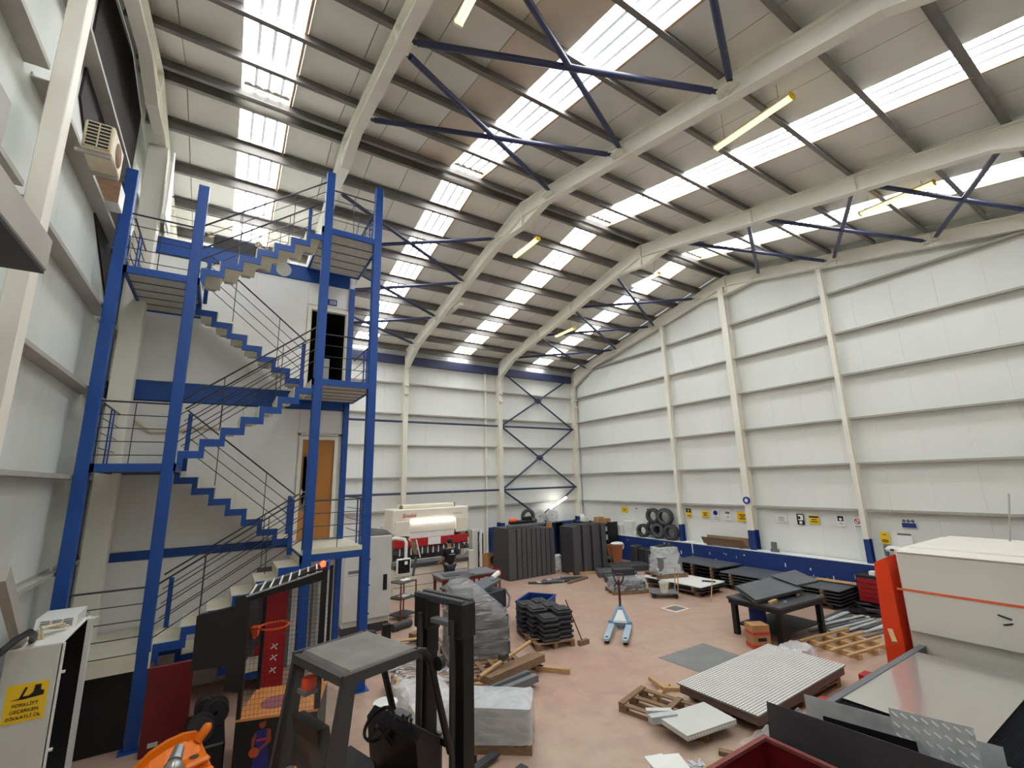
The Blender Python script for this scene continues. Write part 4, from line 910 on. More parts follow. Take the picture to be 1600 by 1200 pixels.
for x in (-1.0, -2.6): obj('red_bracket', MB().prism([(x, .78, .20), (x + .45, .78, .20), (x + .36, 1.42, .20), (x + .1, 1.42, .20)], (0, 0, .2)), 'red', LC)
obj('red_bracket', MB().box((-3.9, -1.95, 0), (-3.4, -1.72, .45)), 'red', LC)
M['satin'] = mat('satin sheet', (204, 202, 196), .16, .55, var=.02, scale=.8)
solo('sheet_on_table', slab(2.76, 1.40, .004), 'satin', 'large satin grey metal sheet lying on the laser cutter table', 'sheet', (-8.05, -16.97, .8301))
solo('wood_scrap', MB().bar((-.14, -.06, 0), (.14, .08, .12), .07, .035), 'wood', 'pale wood scrap leaning at the foot of the orange upright', 'wood', (-6.62, -15.98, .93))
# plates standing in front of the shuttle table
def plate(name, label, pts, th, m, z=None):
    return solo(name, MB().prism(pts, (th, 0, 0)), m, label, 'plate')
solo('galvanised_plate', MB().prism([(0, -1.85, 0), (0, 0, 0), (0, .02, .95), (0, -1.85, 1.11)], (.004, 0, 0)), 'galv', 'dull galvanised plate standing against the end of the laser table', 'plate', (-10.0, -16.12, 0), 0)
solo('black_plate', MB().prism([(0, -.95, 0), (0, 0, 0), (0, .02, .95), (0, -.88, 1.04)], (.006, 0, 0)), 'black', 'small black plate standing between the galvanised plate and the dark plate', 'plate', (-10.4, -16.52, 0), 0)
solo('anthracite_plate', MB().prism([(0, -2.5, 0), (0, 0, 0), (.06, 0, .3), (0, 0, .97), (0, -2.5, 1.10), (.05, -2.5, .3)], (.008, 0, 0)) if False else MB().strip([(0, 0, 0), (-.03, 0, .35), (.02, 0, .97)], [(0, -2.6, 0), (-.03, -2.6, .35), (.02, -2.6, 1.1)], (.008, 0, 0)), 'slate2' if 'slate2' in M else 'darksteel', 'long anthracite plate standing nearest along the red bin rim', 'plate', (-10.65, -15.95, 0))
dp = thing('chequer_plate', 'tilted chequer plate with raised bars leaning over the black plate', 'plate', (-10.3, -17.18, .0))
P00, P10, P11, P01 = Vector((.0, .02, 1.25)), Vector((.0, -.68, 1.32)), Vector((-.12, -.74, .55)), Vector((-.06, -.06, .45))
nrm = (P10 - P00).cross(P01 - P00).normalized(); nrm = nrm if nrm.x < 0 else -nrm
obj('sheet', MB().prism([P00, P10, P11, P01], -nrm * .004), 'galv', dp)
b0 = []
mb = MB()
for i in range(8):
    for j in range(8):
        u, v = (i + .5) / 8, (j + .5) / 8
        c = P00 * (1 - u) * (1 - v) + P10 * u * (1 - v) + P11 * u * v + P01 * (1 - u) * v + nrm * .003
        eu, ev = (P10 - P00).normalized(), (P01 - P00).normalized(); d = (eu + ev * .8)
        mb.bar(c - d.normalized() * .030, c + d.normalized() * .030, .013, .012, nrm)
M['bar'] = mat('painted bar highlight', (232, 234, 234), .4, var=0)  # paler than the plate, highlights on the bars put into the colour
rb = obj('raised_bars', mb, 'bar', dp); rb['kind'] = 'stuff'
M['dustyred'] = mat('dusty red rim', (138, 72, 66), .7, var=.1, scale=6)
rbn = thing('scrap_bin', 'open dark red steel scrap bin at the bottom edge in front of the dark plate', 'bin', (-11.6, -16.85, 0))
hx, hy, zt_ = .8, .88, .6
obj('wall_sheet', MB().box((-hx, hy - .02, .1), (hx, hy, zt_)), 'darkred', rbn); obj('wall_sheet', MB().box((-hx, -hy, .1), (hx, -hy + .02, zt_)), 'darkred', rbn)
obj('wall_sheet', MB().box((hx - .02, -hy + .02, .1), (hx, hy - .02, zt_)), 'darkred', rbn); obj('wall_sheet', MB().box((-hx, -hy + .02, .1), (-hx + .02, hy - .02, zt_)), 'darkred', rbn)
obj('floor_sheet', MB().box((-hx, -hy, .08), (hx, hy, .1)), 'darkred', rbn)
obj('rim', MB().box((-hx - .03, hy - .03, zt_), (hx + .03, hy + .03, zt_ + .04)).box((-hx - .03, -hy - .03, zt_), (hx + .03, -hy + .03, zt_ + .04)).box((hx - .03, -hy + .03, zt_), (hx + .03, hy - .03, zt_ + .04)).box((-hx - .03, -hy + .03, zt_), (-hx + .03, hy - .03, zt_ + .04)), 'dustyred', rbn)
for sx in (-.6, .6): obj('skid', MB().box((sx - .06, -hy, 0), (sx + .06, hy, .08)), 'darkred', rbn)
solo('flat_scrap', slab(.34, .5, .02), 'slate', 'flat grey offcut lying beside the red bin corner', 'offcut', (-11.25, -15.55, .0), 25)
solo('timber_offcut', slab(.8, .09, .06), 'oldwood', 'old timber lying behind the red bin corner', 'timber', (-10.35, -15.45, 0), -60)
for i in range(3): solo('wood_block', slab(.14, .1, .08), 'wood', 'small pale wood block beside the red bin, %s in a row of three' % ORD[i], 'wood', (-11.05 + .16 * i, -15.3 - .12 * i, 0), 30 * i, 'wood blocks by the bin')
# heap of small metal offcuts
mb = MB()
for i in range(140):
    a = random.uniform(0, 6.28); r_ = .26 * math.sqrt(random.random()); z = max(.012, (.15 - r_ * .45) * random.random())
    c = Vector((r_ * math.cos(a), r_ * math.sin(a) * .85, z)); d = Vector((random.uniform(-1, 1), random.uniform(-1, 1), random.uniform(-.3, .5))).normalized() * random.uniform(.025, .07)
    d.z = max(d.z, -c.z + .006)
    mb.bar(c - Vector((d.x, d.y, 0)), c + d, .03, .008)
o = obj('metal_offcuts', mb, 'galv', None, (-11.22, -15.22, 0)); o['kind'] = 'stuff'; o['label'] = 'heap of small grey metal offcuts on the floor by the red bin'
for i in range(4):
    solo('cut_panel', slab(.42 - .02 * (i % 2), .30 + .02 * i, .045), ('galv', 'cabgrey', 'galv', 'white')[i], 'light grey cut panel, %s from the floor in the small floor stack' % ORD[i], 'panel', (-11.62 + .03 * i, -15.06 - .02 * (i % 2), .047 * i), -38 + 12 * (i % 2), 'small stack of cut panels')
solo('cut_panel', slab(.26, .34, .012), 'white', 'pale square panel topping the small floor stack', 'panel', (-11.66, -15.02, .19), -20, 'small stack of cut panels')
solo('brown_peg', MB().tube([(0, 0, 0), (0, 0, .16)], .035, 10), 'oldwood', 'short brown peg standing on the floor at the bottom edge', 'peg', (-12.25, -15.12, 0))

# ---- perforated sheet stack in film
pp = pallet('long low pallet under the big perforated sheet', -8.2, -14.5, 0, 2.6, 1.3, 'oldwood', n=7)
PSX0, PSX1, PSY0, PSY1 = -9.75, -6.68, -15.2, -13.8
def perf(name, label, L, W, n, m_, t, loc, rz):
    th = thing(name, label, 'sheet', loc, rz)
    obj('sheet_edge', MB().box((-L / 2, -W / 2, 0), (L / 2, W / 2, t)), 'girt', th)
    mb = MB(); p = L / n; q = W / m_; r_ = min(p, q) * .30
    for i in range(n):
        for j in range(m_):
            c = (-L / 2 + p * (i + .5), -W / 2 + q * (j + .5)); z = t + .0025
            vs = [(c[0] + sx * p / 2, c[1] + sy * q / 2, z) for sx, sy in ((-1, -1), (1, -1), (1, 1), (-1, 1))]
            ring = [(c[0] + r_ * math.cos(math.pi / 4 * k - 3 * math.pi / 4), c[1] + r_ * math.sin(math.pi / 4 * k - 3 * math.pi / 4), z) for k in range(8)]
            o_ = len(mb.v); mb.v += vs + ring
            R4 = [0, 1, 2, 3]
            for k in range(4):
                a, b = R4[k], R4[(k + 1) % 4]; r0 = 4 + 2 * k
                mb.f += [(o_ + a, o_ + r0 + 1, o_ + r0), (o_ + a, o_ + b, o_ + r0 + 1), (o_ + b, o_ + 4 + (2 * k + 2) % 8, o_ + r0 + 1)]; mb.sm += [False] * 3
    g = obj('punched_holes', mb, 'slate', th); g['kind'] = 'stuff'
    mb = MB()
    return th
M['polished'] = mat('polished disc', (246, 246, 246), .5, var=0)
def dotted(name, label, L, W, n, m_, t, loc, rz, top='slate'):
    th = thing(name, label, 'sheet', loc, rz)
    obj('sheet', MB().box((-L / 2, -W / 2, 0), (L / 2, W / 2, t)), top, th)
    mb = MB(); p, q = L / max(n, 1), W / max(m_, 1); r_ = min(p, q) * .40
    if not n: return th
    for i in range(n):
        for j in range(m_):
            cx, cy = -L / 2 + p * (i + .5), -W / 2 + q * (j + .5)
            mb.add([(cx + r_ * math.cos(k * math.pi / 3), cy + r_ * math.sin(k * math.pi / 3), t + .002) for k in range(6)], [tuple(range(6))])
    g = obj('dimples', mb, 'polished', th); g['kind'] = 'stuff'; return th
M['packbrown'] = mat('brown pack', (122, 98, 92), .6, var=.08)
ps = dotted('perforated_sheet', 'big grey sheet dotted with close bright round holes on a low pallet', 3.07, 1.42, 56, 27, .02, (-8.22, -14.5, .285), 1.5, 'lead')
solo('sheet_pack', MB().bbox((-1.5, -.69, 0), (1.5, .69, .138), .01), 'packbrown', 'dark brown pack of sheets under the big dotted sheet', 'sheets', (-8.22, -14.5, .146), 1.5)
def drape(name, label, x0, x1, y0, y1, z, amp, m, loc=(0, 0, 0), nx=14, ny=10, edge=.15):
    mb = MB(); vs = []
    for i in range(nx + 1):
        for j in range(ny + 1):
            u, v = i / nx, j / ny; e = min(u, 1 - u, v, 1 - v)
            zz = z * min(1, e / .12 + .05) + amp * (random.random() - .3)
            vs.append((x0 + (x1 - x0) * u + random.uniform(-1, 1) * amp * .6, y0 + (y1 - y0) * v + random.uniform(-1, 1) * amp * .6, max(.004, zz)))
    fs = [(i * (ny + 1) + j, (i + 1) * (ny + 1) + j, (i + 1) * (ny + 1) + j + 1, i * (ny + 1) + j + 1) for i in range(nx) for j in range(ny)]
    mb.add(vs, fs, True); return solo(name, mb, m, label, 'film', loc)
drape('plastic_film', 'crumpled clear film lying along the far corner of the dotted sheet', -.45, .55, -.25, .3, .30, .05, 'filmw', (-6.5, -14.15, 0))
drape('plastic_film', 'rolled clear film along the near edge of the dotted sheet', -1.1, .9, -.12, .12, .16, .035, 'filmthin', (-9.4, -15.38, 0), 18, 6)
# ---- second pallet with a plate on it, chair-like wood
pallet('old broken pallet with white-topped tray near the floor centre', -10.25, -14.05, -75, 1.45, .8, 'oldwood', n=3)
wp = dotted('white_tray', 'white-topped sheet tray with punched edge lying across the old pallet', .98, .62, 0, 0, .07, (-10.35, -14.62, .146), -8, 'cabgrey')
mb = MB()
for k in range(16): mb.box((-.46 + k * .06, -.314, .025), (-.43 + k * .06, -.311, .045))
obj('edge_slots', mb, 'polished', wp)['kind'] = 'stuff'
solo('square_tube', MB().box((-.22, -.06, 0), (.22, .06, .1)), 'galv', 'short grey box tube on the old pallet beside the white tray', 'tube', (-10.72, -14.3, .146), -20)
solo('square_tube', MB().box((-.2, -.05, 0), (.2, .05, .07)), 'cabgrey', 'short pale box tube on the far side of the white tray', 'tube', (-10.6, -14.12, .146), -35)
for i, (x, y, rz, L) in enumerate(((-9.75, -13.45, 20, .7), (-9.35, -13.6, -38, .6), (-9.65, -13.3, 75, .5))):
    solo('timber_piece', slab(L, .08, .06), 'wood', 'loose pale timber beyond the old pallet, %s' % ('left piece', 'right piece', 'crossing piece')[i], 'timber', (x, y, .06 if i == 2 else 0), rz, 'loose timber by the old pallet')
# ---- floor plate, drain
M['plategrey'] = mat('floor plate grey', (134, 136, 136), .5, .2, var=.1, scale=2)
fpl = solo('floor_plate', MB().prism([(-.72, -.47, 0), (.72, -.52, 0), (.74, .46, 0), (-.76, .50, 0)], (0, 0, .006)), 'plategrey', 'plain grey steel plate lying flat on the floor in the middle', 'plate', (-7.72, -12.82, 0.001))
M['worn'] = mat('worn concrete', (228, 206, 190), .8, var=.1, scale=8)
dg = thing('floor_drain', 'square floor drain grate with pale rim in the pink floor', 'drain', (-5.15, -10.15, 0))
obj('rim', MB().box((-.32, -.28, 0), (.32, .28, .008)), 'worn', dg)
mb = MB().box((-.23, -.19, .008), (.23, .19, .012)); obj('grate', mb, 'inkgrey', dg)
# ---- pallet truck
M['forkblue'] = mat('worn pale blue fork', (168, 190, 204), .45, var=.08, scale=8)
PJ = thing('pallet_truck', 'light blue hand pallet truck with dark red handle standing on the open floor', 'pallet truck', (-7.78, -10.52, 0), 0)
fw = Vector((-.776, -.63, 0)).normalized(); sd = Vector((fw.y, -fw.x, 0))
def L2(f, s, z): return fw * f + sd * s + Vector((0, 0, z))
for s in (-1, 1):
    mb = MB(); w_ = .075; o_ = .215 * s
    pr = [(0, w_), (1.0, w_), (1.14, w_ * .8), (1.20, w_ * .4)]
    poly = [L2(f, o_ + w, .085) for f, w in pr] + [L2(f, o_ - w, .085) for f, w in pr[::-1]]
    fk = obj('fork', mb.prism(poly, (0, 0, .05)), 'forkblue', PJ)
    obj('roller_slot', MB().prism([L2(1.0, o_ - .035, .136), L2(1.0, o_ + .035, .136), L2(1.09, o_ + .035, .136), L2(1.09, o_ - .035, .136)], (0, 0, .003)), 'black', fk)
    obj('roller', MB().tube([L2(1.05, o_ - .05, .042), L2(1.05, o_ + .05, .042)], .04, 14), 'black', PJ)
obj('heel_plate', MB().prism([L2(.0, -.30, .08), L2(.0, .30, .08), L2(-.06, .30, .08), L2(-.06, -.30, .08)], (0, 0, .12)), 'jackblue', PJ)
obj('back_plate', MB().prism([L2(-.02, -.29, .12), L2(-.02, .29, .12), L2(-.3, .06, .52), L2(-.3, -.06, .52)], fw * .02), 'jackblue', PJ)
obj('plate_paint', MB().prism([L2(.003, -.18, .17), L2(.003, .18, .17), L2(-.2, .05, .42), L2(-.2, -.05, .42)], fw * .012), 'white', PJ)
obj('pump', MB().tube([L2(-.2, 0, .1), L2(-.25, 0, .45)], .055, 12), 'jackblue', PJ)
for s in (-1, 1): obj('steering_wheel_roller', MB().tube([L2(-.24, .05 * s, .085), L2(-.24, .11 * s, .085)], .085, 18), 'black', PJ)
hb = obj('handle', MB().tube([L2(-.27, 0, .38), L2(-.33, 0, .85), L2(-.36, 0, 1.12)], .032, 10), 'handle', PJ)
obj('grip_loop', MB().tube([L2(-.34, 0, .97), L2(-.36, .1, 1.1), L2(-.375, .13, 1.2), L2(-.38, .10, 1.25), L2(-.385, 0, 1.27), L2(-.38, -.10, 1.25), L2(-.375, -.13, 1.2), L2(-.36, -.1, 1.1), L2(-.34, 0, .97)], .023, 8, False), 'handle', hb)
obj('lever', MB().tube([L2(-.36, 0, 1.12), L2(-.375, .0, 1.2)], .014, 6), 'red', hb)
# ---- dark steel table with folded sheets
T2 = frame_table('steel_table', 'dark steel welding table loaded with folded sheets and timber', (-4.95, -13.05, 0), -3, 1.9, 1.35, .85, 'black', 'darksteel', .05, .12, .22)
def folded(label, loc, rz, L, W, m='slate', tilt=0):
    o = solo('folded_sheet', MB().strip([(-L / 2, -W / 2 - .05, -.05), (-L / 2, -W / 2, 0), (-L / 2, W / 2, .0), (-L / 2, W / 2 + .04, -.03)], [(-L / 2, -W / 2 - .045, -.062), (-L / 2, -W / 2 + .005, -.015), (-L / 2, W / 2, -.015), (-L / 2, W / 2 + .03, -.042)], (L, 0, 0)), m, label, 'sheet', loc, rz, 'folded sheets on the dark table'); return o
def tilted(label, pts, m, t=.018):
    c = sum((Vector(p) for p in pts), Vector()) / len(pts)
    lo = min(p[2] for p in pts)
    o = solo('folded_sheet', MB().prism([Vector(p) - Vector((c.x, c.y, lo)) for p in pts], (0, 0, t)), m, label, 'sheet', (c.x, c.y, lo), 0, 'folded sheets on the dark table')
    k = MB(); q = [Vector(p) - Vector((c.x, c.y, lo)) for p in pts]
    k.prism([q[1], q[2], q[2] + Vector((0, 0, -.035)), q[1] + Vector((0, 0, -.035))], (.0, .012, 0)); obj('folded_lip', k, 'darksteel', o)
    return o
tilted('lower dark folded sheet leaning across the dark steel table', [(-5.55, -12.38, 1.0), (-6.12, -13.2, .90), (-4.3, -13.42, .955), (-3.35, -12.45, 1.03)], 'darksteel')
tilted('upper grey folded sheet leaning across the dark steel table', [(-5.52, -12.40, 1.045), (-6.08, -13.22, .945), (-4.4, -13.44, .995), (-3.5, -12.5, 1.07)], 'slate')
tilted('small grey sheet at the far right end of the dark steel table', [(-4.05, -12.5, 1.12), (-4.35, -13.3, 1.05), (-3.55, -13.45, 1.08), (-2.95, -12.6, 1.14)], 'slate')
for i, (x, y, rz, L) in enumerate(((-5.6, -13.35, 5, .35), (-4.3, -13.2, 40, .55), (-4.5, -12.75, -35, .6))):
    solo('timber_batten', slab(L, .07, .06), 'wood', 'pale timber batten on the dark steel table, %s' % ('near the left corner', 'at the right edge', 'under the sheets')[i], 'timber', (x, y, .85), rz, 'battens on the dark table')
solo('silver_bracket', slab(.16, .06, .03), 'steel', 'small silver bracket near the front edge of the dark steel table', 'bracket', (-5.35, -13.5, .85), 20)
cbx = thing('cardboard_box', 'brown cardboard box with red bands standing by the dark table leg', 'box', (-6.22, -13.25, 0), -28)
obj('carton', MB().bbox((-.2, -.16, 0), (.2, .16, .5), .006), 'card', cbx); obj('red_band', MB().box((-.202, -.162, .02), (.202, .162, .1)), 'inkred', cbx); obj('red_band', MB().box((-.202, -.162, .3), (.202, .162, .36)), 'inkred', cbx)
obj('print', MB().box((-.1, -.164, .17), (.1, -.162, .24)), 'ink', cbx)
solo('blue_drum', MB().lathe([(0, 0), (.19, 0), (.19, .3), (.17, .34), (0, .34)], 18), 'inkblue', 'dark blue drum on the shelf under the dark steel table', 'drum', (-5.3, -12.75, .25))
# ---- wooden frame, steel strips
wf_ = thing('timber_grid', 'open pale wooden grid of long battens on the floor beside the dark table', 'frame', (-4.6, -14.4, 0), -8)
for i in range(3): obj('bearer', MB().box((-.65 + .55 * i, -.55, 0), (-.55 + .55 * i, .55, .1)), 'wood', wf_)
for i in range(4): obj('batten', MB().box((-.95, -.52 + .33 * i, .1), (.85, -.46 + .33 * i, .14)), 'wood', wf_)
for i in range(16):
    x, y = -2.7 + random.uniform(-.7, .8), -13.75 + .085 * (i - 8); mm = ('slate', 'galv', 'white', 'slate', 'darksteel', 'galv')[i % 6]
    solo('steel_strip', slab(random.uniform(1.3, 2.3), random.uniform(.06, .1), .025), mm, '%s steel strip, %s from the front among strips behind the dark table' % (('slate', 'galvanised', 'white', 'blue-grey', 'black', 'pale')[i % 6], (ORD + ['thirteenth', 'fourteenth', 'fifteenth', 'sixteenth'])[i]), 'strip', (x, y, .002 + .03 * (i % 2)), random.uniform(-12, 4), 'steel strips on the floor')
for i in range(6):
    solo('dark_offcut', slab(random.uniform(.6, 1.1), .3, .05), ('darkgrey', 'black')[i % 2], 'dark metal offcut, %s in the low pile before the tool chest' % ORD[i], 'offcut', (-1.55 + .12 * (i % 3), -13.3 - .25 * (i // 2) , .05 * (i % 3)), 20 * i, 'offcuts by the tool chest')
# ---- sheet stacks along the dado wall
def sheet_stack(tagname, cx, cy, rz, L, W, n, gap, m_top, m_low, z0=.145, where=''):
    c_, s_ = math.cos(R(rz)), math.sin(R(rz)); z = z0
    for i in range(n):
        t_ = .03
        lab = ('topmost %s sheet of the stack %s' % (m_top[1], where)) if i == n - 1 else ('dark steel sheet, %s from below in the stack %s' % (ORD[i], where))
        solo('steel_sheet', slab(L - .03 * ((i * 7) % 3), W - .02 * ((i * 5) % 3), t_), m_top[0] if i == n - 1 else m_low, lab, 'sheet', (cx + .02 * (i % 2), cy - .02 * (i % 3), z), rz, 'sheets stacked ' + where); z += t_
        if i < n - 1:
            for k, f in enumerate((-.38, 0, .38)):
                solo('spacer_batten', MB().box((-.04, -W / 2 - .03, 0), (.04, W / 2 + .03, gap)), 'oldwood', '%s wooden spacer on the %s sheet, stack %s' % (('left', 'middle', 'right')[k], ORD[i], where), 'spacer', (cx + f * L * c_, cy + f * L * s_, z), rz, 'spacers in the stack ' + where)
            z += gap
sheet_stack('C', -1.1, -8.35, -94, 2.2, 1.35, 5, .085, ('slate', 'grey'), 'black', .145, 'by the wrapped pallet')
pallet('pallet under the stack nearest the wrapped pallet', -1.1, -8.35, -94, 1.9, 1.2)
sheet_stack('D', -1.12, -11.3, -90, 3.7, 1.55, 5, .06, ('slate', 'blue-grey'), 'darkgrey', .145, 'before the ridge post')
pallet('pallet under the left half of the long stack before the ridge post', -1.05, -10.4, -90, 1.3, 1.3); pallet('pallet under the right half of the long stack before the ridge post', -1.05, -12.2, -90, 1.3, 1.3)
solo('plywood_strip', slab(1.3, .3, .02), 'wood', 'pale plywood strip lying at the right end of the long stack', 'plywood', (-.75, -12.75, .565), -86)
solo('grey_slab', slab(.07, .34, .42), 'inkgrey', 'grey slab standing against the dado wall beside the ridge post', 'slab', (-.42, -9.55, .0), 0)
sheet_stack('E', -2.97, -8.72, -88, 2.4, 1.35, 3, .05, ('white', 'pale'), 'darksteel', .145, 'beside the trolley')
pallet('pallet under the pale-topped stack', -2.97, -8.8, -88, 1.9, 1.2)
solo('short_bar', slab(.42, .05, .04), 'black', 'short black bar lying on the pale-topped stack', 'bar', (-2.75, -9.65, .145 + .19 + .001), -60)
solo('brass_pole', MB().tube([(0, 0, 0), (.35, .12, .62)], .016, 8), 'wood', 'thin tan rod leaning against the pale-topped stack', 'rod', (-3.72, -10.35, 0))
# wrapped pallet
def wrapped(label, loc, rz, L, W, H, m='film', lumps=5, boxes=None, pal=True, n=22, rows=12, r0=1.0, r1=.8, crumple=.035, knee=0., shift=0., e=.45):
    T = thing('wrapped_pallet', label, 'wrapped goods', loc, rz)
    if pal:
        for i in range(3): obj('pallet_bearer', MB().box((-L / 2, -W / 2 + (W - .1) * i / 2, 0), (L / 2, -W / 2 + (W - .1) * i / 2 + .1, .1)), 'oldwood', T)
        for i in range(5): obj('pallet_board', MB().box((-L / 2 + (L - .1) * i / 4, -W / 2, .1), (-L / 2 + (L - .1) * i / 4 + .1, W / 2, .122)), 'oldwood', T)
    z0 = .122 if pal else 0
    for (a, b, mm) in boxes or []: obj('load', MB().bbox((a[0], a[1], a[2] + z0), (b[0], b[1], b[2] + z0), .01), mm, T)
    mb = MB(); vs = []
    for j in range(rows + 1):
        f = j / rows; g = max(0, (f - knee) / (1 - knee)); s = r0 + (r1 - r0) * g ** 1.2
        for k in range(n):
            a = 2 * math.pi * k / n; c, si = math.cos(a), math.sin(a)
            x = (abs(c) ** e) * (1 if c > 0 else -1) * L / 2 * s * 1.04; y = (abs(si) ** e) * (1 if si > 0 else -1) * W / 2 * s * 1.04
            dd = 1 + random.uniform(-crumple, crumple)
            vs.append((x * dd + shift * g, y * dd, z0 + f * H + random.uniform(-.015, .015)))
    fs = [(j * n + k, j * n + (k + 1) % n, (j + 1) * n + (k + 1) % n, (j + 1) * n + k) for j in range(rows) for k in range(n)]
    vs.append((shift, 0, z0 + H + .03)); top = len(vs) - 1; fs += [(rows * n + k, rows * n + (k + 1) % n, top) for k in range(n)]
    obj('film_wrap', mb.add(vs, fs, True), m, T); return T
wrapped('bulging silver film-wrapped load sitting on the pale-topped sheet stack', (-3.0, -8.12, .336), -20, 1.15, .95, .85, 'filmw', boxes=[((-.45, -.38, 0), (.45, .38, .55), 'inkgrey'), ((-.3, -.3, .55), (.35, .3, .8), 'darksteel')], r0=.86, r1=.7, crumple=.07)
solo('folded_foil', MB().bbox((-.3, -.18, 0), (.3, .18, .03), .01).bar((-.1, -.1, .03), (.35, .15, .12), .05, .02), 'black', 'black strap plate on top of the bulging wrapped load', 'plate', (-2.95, -8.1, 1.335), -20)
wrapped('low dark wrapped load with clear film behind the pallet truck', (-4.75, -7.85, 0), -25, 1.25, .8, .32, 'filmthin', boxes=[((-.55, -.35, 0), (.55, .35, .24), 'darksteel')], r0=1.0, r1=.86, crumple=.05)
solo('dark_block_row', MB().bbox((-.36, -.2, 0), (.36, .2, .2), .02), 'blackplastic', 'black block lying on the low dark wrapped load', 'block', (-4.45, -7.45, .46), -25)
drape('plastic_film', 'loose clear film hanging beside the low dark wrapped load', -.16, .16, -.25, .25, .36, .06, 'filmw', (-3.93, -7.7, 0))
# trolley with white bucket
tr = thing('platform_trolley', 'small grey platform trolley with tall wire handle near the pale-topped stack', 'trolley', (-4.3, -9.05, 0), -42)
obj('platform', MB().bbox((-.42, -.3, .14), (.42, .3, .17), .01), 'inkgrey', tr)
for sx in (-.34, .34):
    for sy in (-.23, .23): obj('castor', MB().lathe([(.02, -.02), (.065, -.02), (.065, .02), (.02, .02)], 14, (sx, sy, .065), 'y', True).box((sx - .02, sy - .02, .07), (sx + .02, sy + .02, .14)), 'black', tr)
obj('push_handle', MB().tube([(.4, -.27, .17), (.46, -.27, .85), (.46, .27, .85), (.4, .27, .17)], .014, 8).tube([(.44, -.27, .58), (.44, .27, .58)], .01, 6).tube([(.42, -.27, .38), (.42, .27, .38)], .01, 6), 'wood', tr)
def bucket(label, loc, r0, r1, h, m='bucketw', lid=None):
    b = thing('bucket', label, 'bucket', loc)
    obj('pail', MB().lathe([(0, 0), (r0, 0), (r1, h), (r1 - .012, h), (r0 - .012, .015), (0, .015)], 22), m, b)
    obj('rim', MB().lathe([(r1, h - .05), (r1 + .012, h - .05), (r1 + .012, h), (r1, h)], 22, (0, 0, 0), 'z', True), m, b)
    obj('bail', MB().tube([(-r1, 0, h - .04)] + [(-r1 * math.cos(a), -r1 * .5 * math.sin(a) - .03, h - .04 - .10 * math.sin(a)) for a in (.5, 1.0, 1.57, 2.1, 2.6)] + [(r1, 0, h - .04)], .005, 6), 'steel', b)
    if lid: obj('lid', MB().lathe([(0, h + .0), (r1 + .02, h), (r1 + .02, h + .03), (r1 - .01, h + .045), (0, h + .05)], 24), lid, b)
    return b
bucket('cream bucket without lid standing on the platform trolley', (-4.42, -9.18, .17), .12, .15, .32)
# low sheets before the far corner, terracotta bin, dark cases
sheet_stack('F', -2.1, -3.75, -35, 1.1, .8, 3, .04, ('darksteel', 'grey'), 'black', .145, 'by the short tray row')
pallet('small pallet before the short row of trays', -2.1, -3.75, -35, 1.1, .8)
for i, (x, y, rz, L, W, z, mm) in enumerate(((-3.1, -5.7, -35, 1.5, .9, .20, 'slate'), (-1.9, -5.2, -25, 1.7, 1.0, .22, 'darksteel'), (-3.6, -6.5, -40, 1.3, .8, .16, 'darksteel'))):
    solo('flat_box', MB().bbox((-L / 2, -W / 2, 0), (L / 2, W / 2, z), .01), mm, 'low dark flat sheet pack, %s of three before the dado wall' % ('middle', 'rear', 'front')[i], 'sheets', (x, y, 0), rz, 'flat packs before the dado wall')
bn = thing('waste_bin', 'terracotta plastic bin with white sack over the rim near the rack', 'bin', (-1.35, -3.95, 0), -20)
obj('body', MB().prism([(-.22, -.22, 0), (.22, -.22, 0), (.22, .22, 0), (-.22, .22, 0)], (0, 0, .02)).add([(-.2, -.2, 0), (.2, -.2, 0), (.2, .2, 0), (-.2, .2, 0), (-.27, -.27, .8), (.27, -.27, .8), (.27, .27, .8), (-.27, .27, .8)], [(0, 1, 5, 4), (1, 2, 6, 5), (2, 3, 7, 6), (3, 0, 4, 7)]), 'tan', bn)
obj('rim', MB().box((-.29, -.29, .78), (.29, -.25, .82)).box((-.29, .25, .78), (.29, .29, .82)).box((-.29, -.25, .78), (-.25, .25, .82)).box((.25, -.25, .78), (.29, .25, .82)), 'tan', bn)
obj('white_sack', MB().sphere((.1, -.05, .86), .26, 12, (1.2, .9, .35)).sphere((.3, -.1, .74), .14, 10, (.8, 1, 1.1)), 'white', bn)
for i, (y, z, d) in enumerate(((-4.6, .80, .5), (-5.05, .74, .42), (-5.45, .72, .4), (-5.85, .6, .35))):
    solo('dark_case', MB().bbox((-.25, -.2, 0), (.25, .2, z), .04), ('darkgrey', 'blackplastic')[i % 2], 'dark upright case against the dado wall, %s from the bin' % ORD[i], 'case', (-.62, y, 0), 0, 'dark cases on the dado wall')
solo('dark_roll', MB().tube([(0, -.15, .22), (0, .15, .22)], .22, 18), 'black', 'black round roll standing by the dark cases before the ledge', 'roll', (-1.0, -6.4, 0), 70)
drape('silver_sack', 'crumpled silver plastic heap between the two rows of trays', -.4, .4, -.3, .3, .55, .12, 'filmw', (-4.35, -3.35, 0), 8, 7)
for i in range(10):
    solo('floor_strip', slab(random.uniform(.8, 1.3), .26, .02), ('slate', 'darksteel', 'galv')[i % 3], 'thin dark sheet strip on the floor before the long tray row, %s from the left' % ORD[i], 'strip', (-6.3 + .17 * i, -4.95 - .10 * (i % 4), .0 + .022 * (i % 4)), -40 + 9 * (i % 4), 'floor strips before the long tray row')
solo('long_timber', slab(1.9, .1, .1), 'wood', 'long pale timber on the floor before the short tray row', 'timber', (-3.7, -4.95, 0), -25)
solo('long_timber', slab(1.2, .09, .08), 'oldwood', 'shorter brown timber lying before the short tray row', 'timber', (-5.0, -5.6, 0), 12)
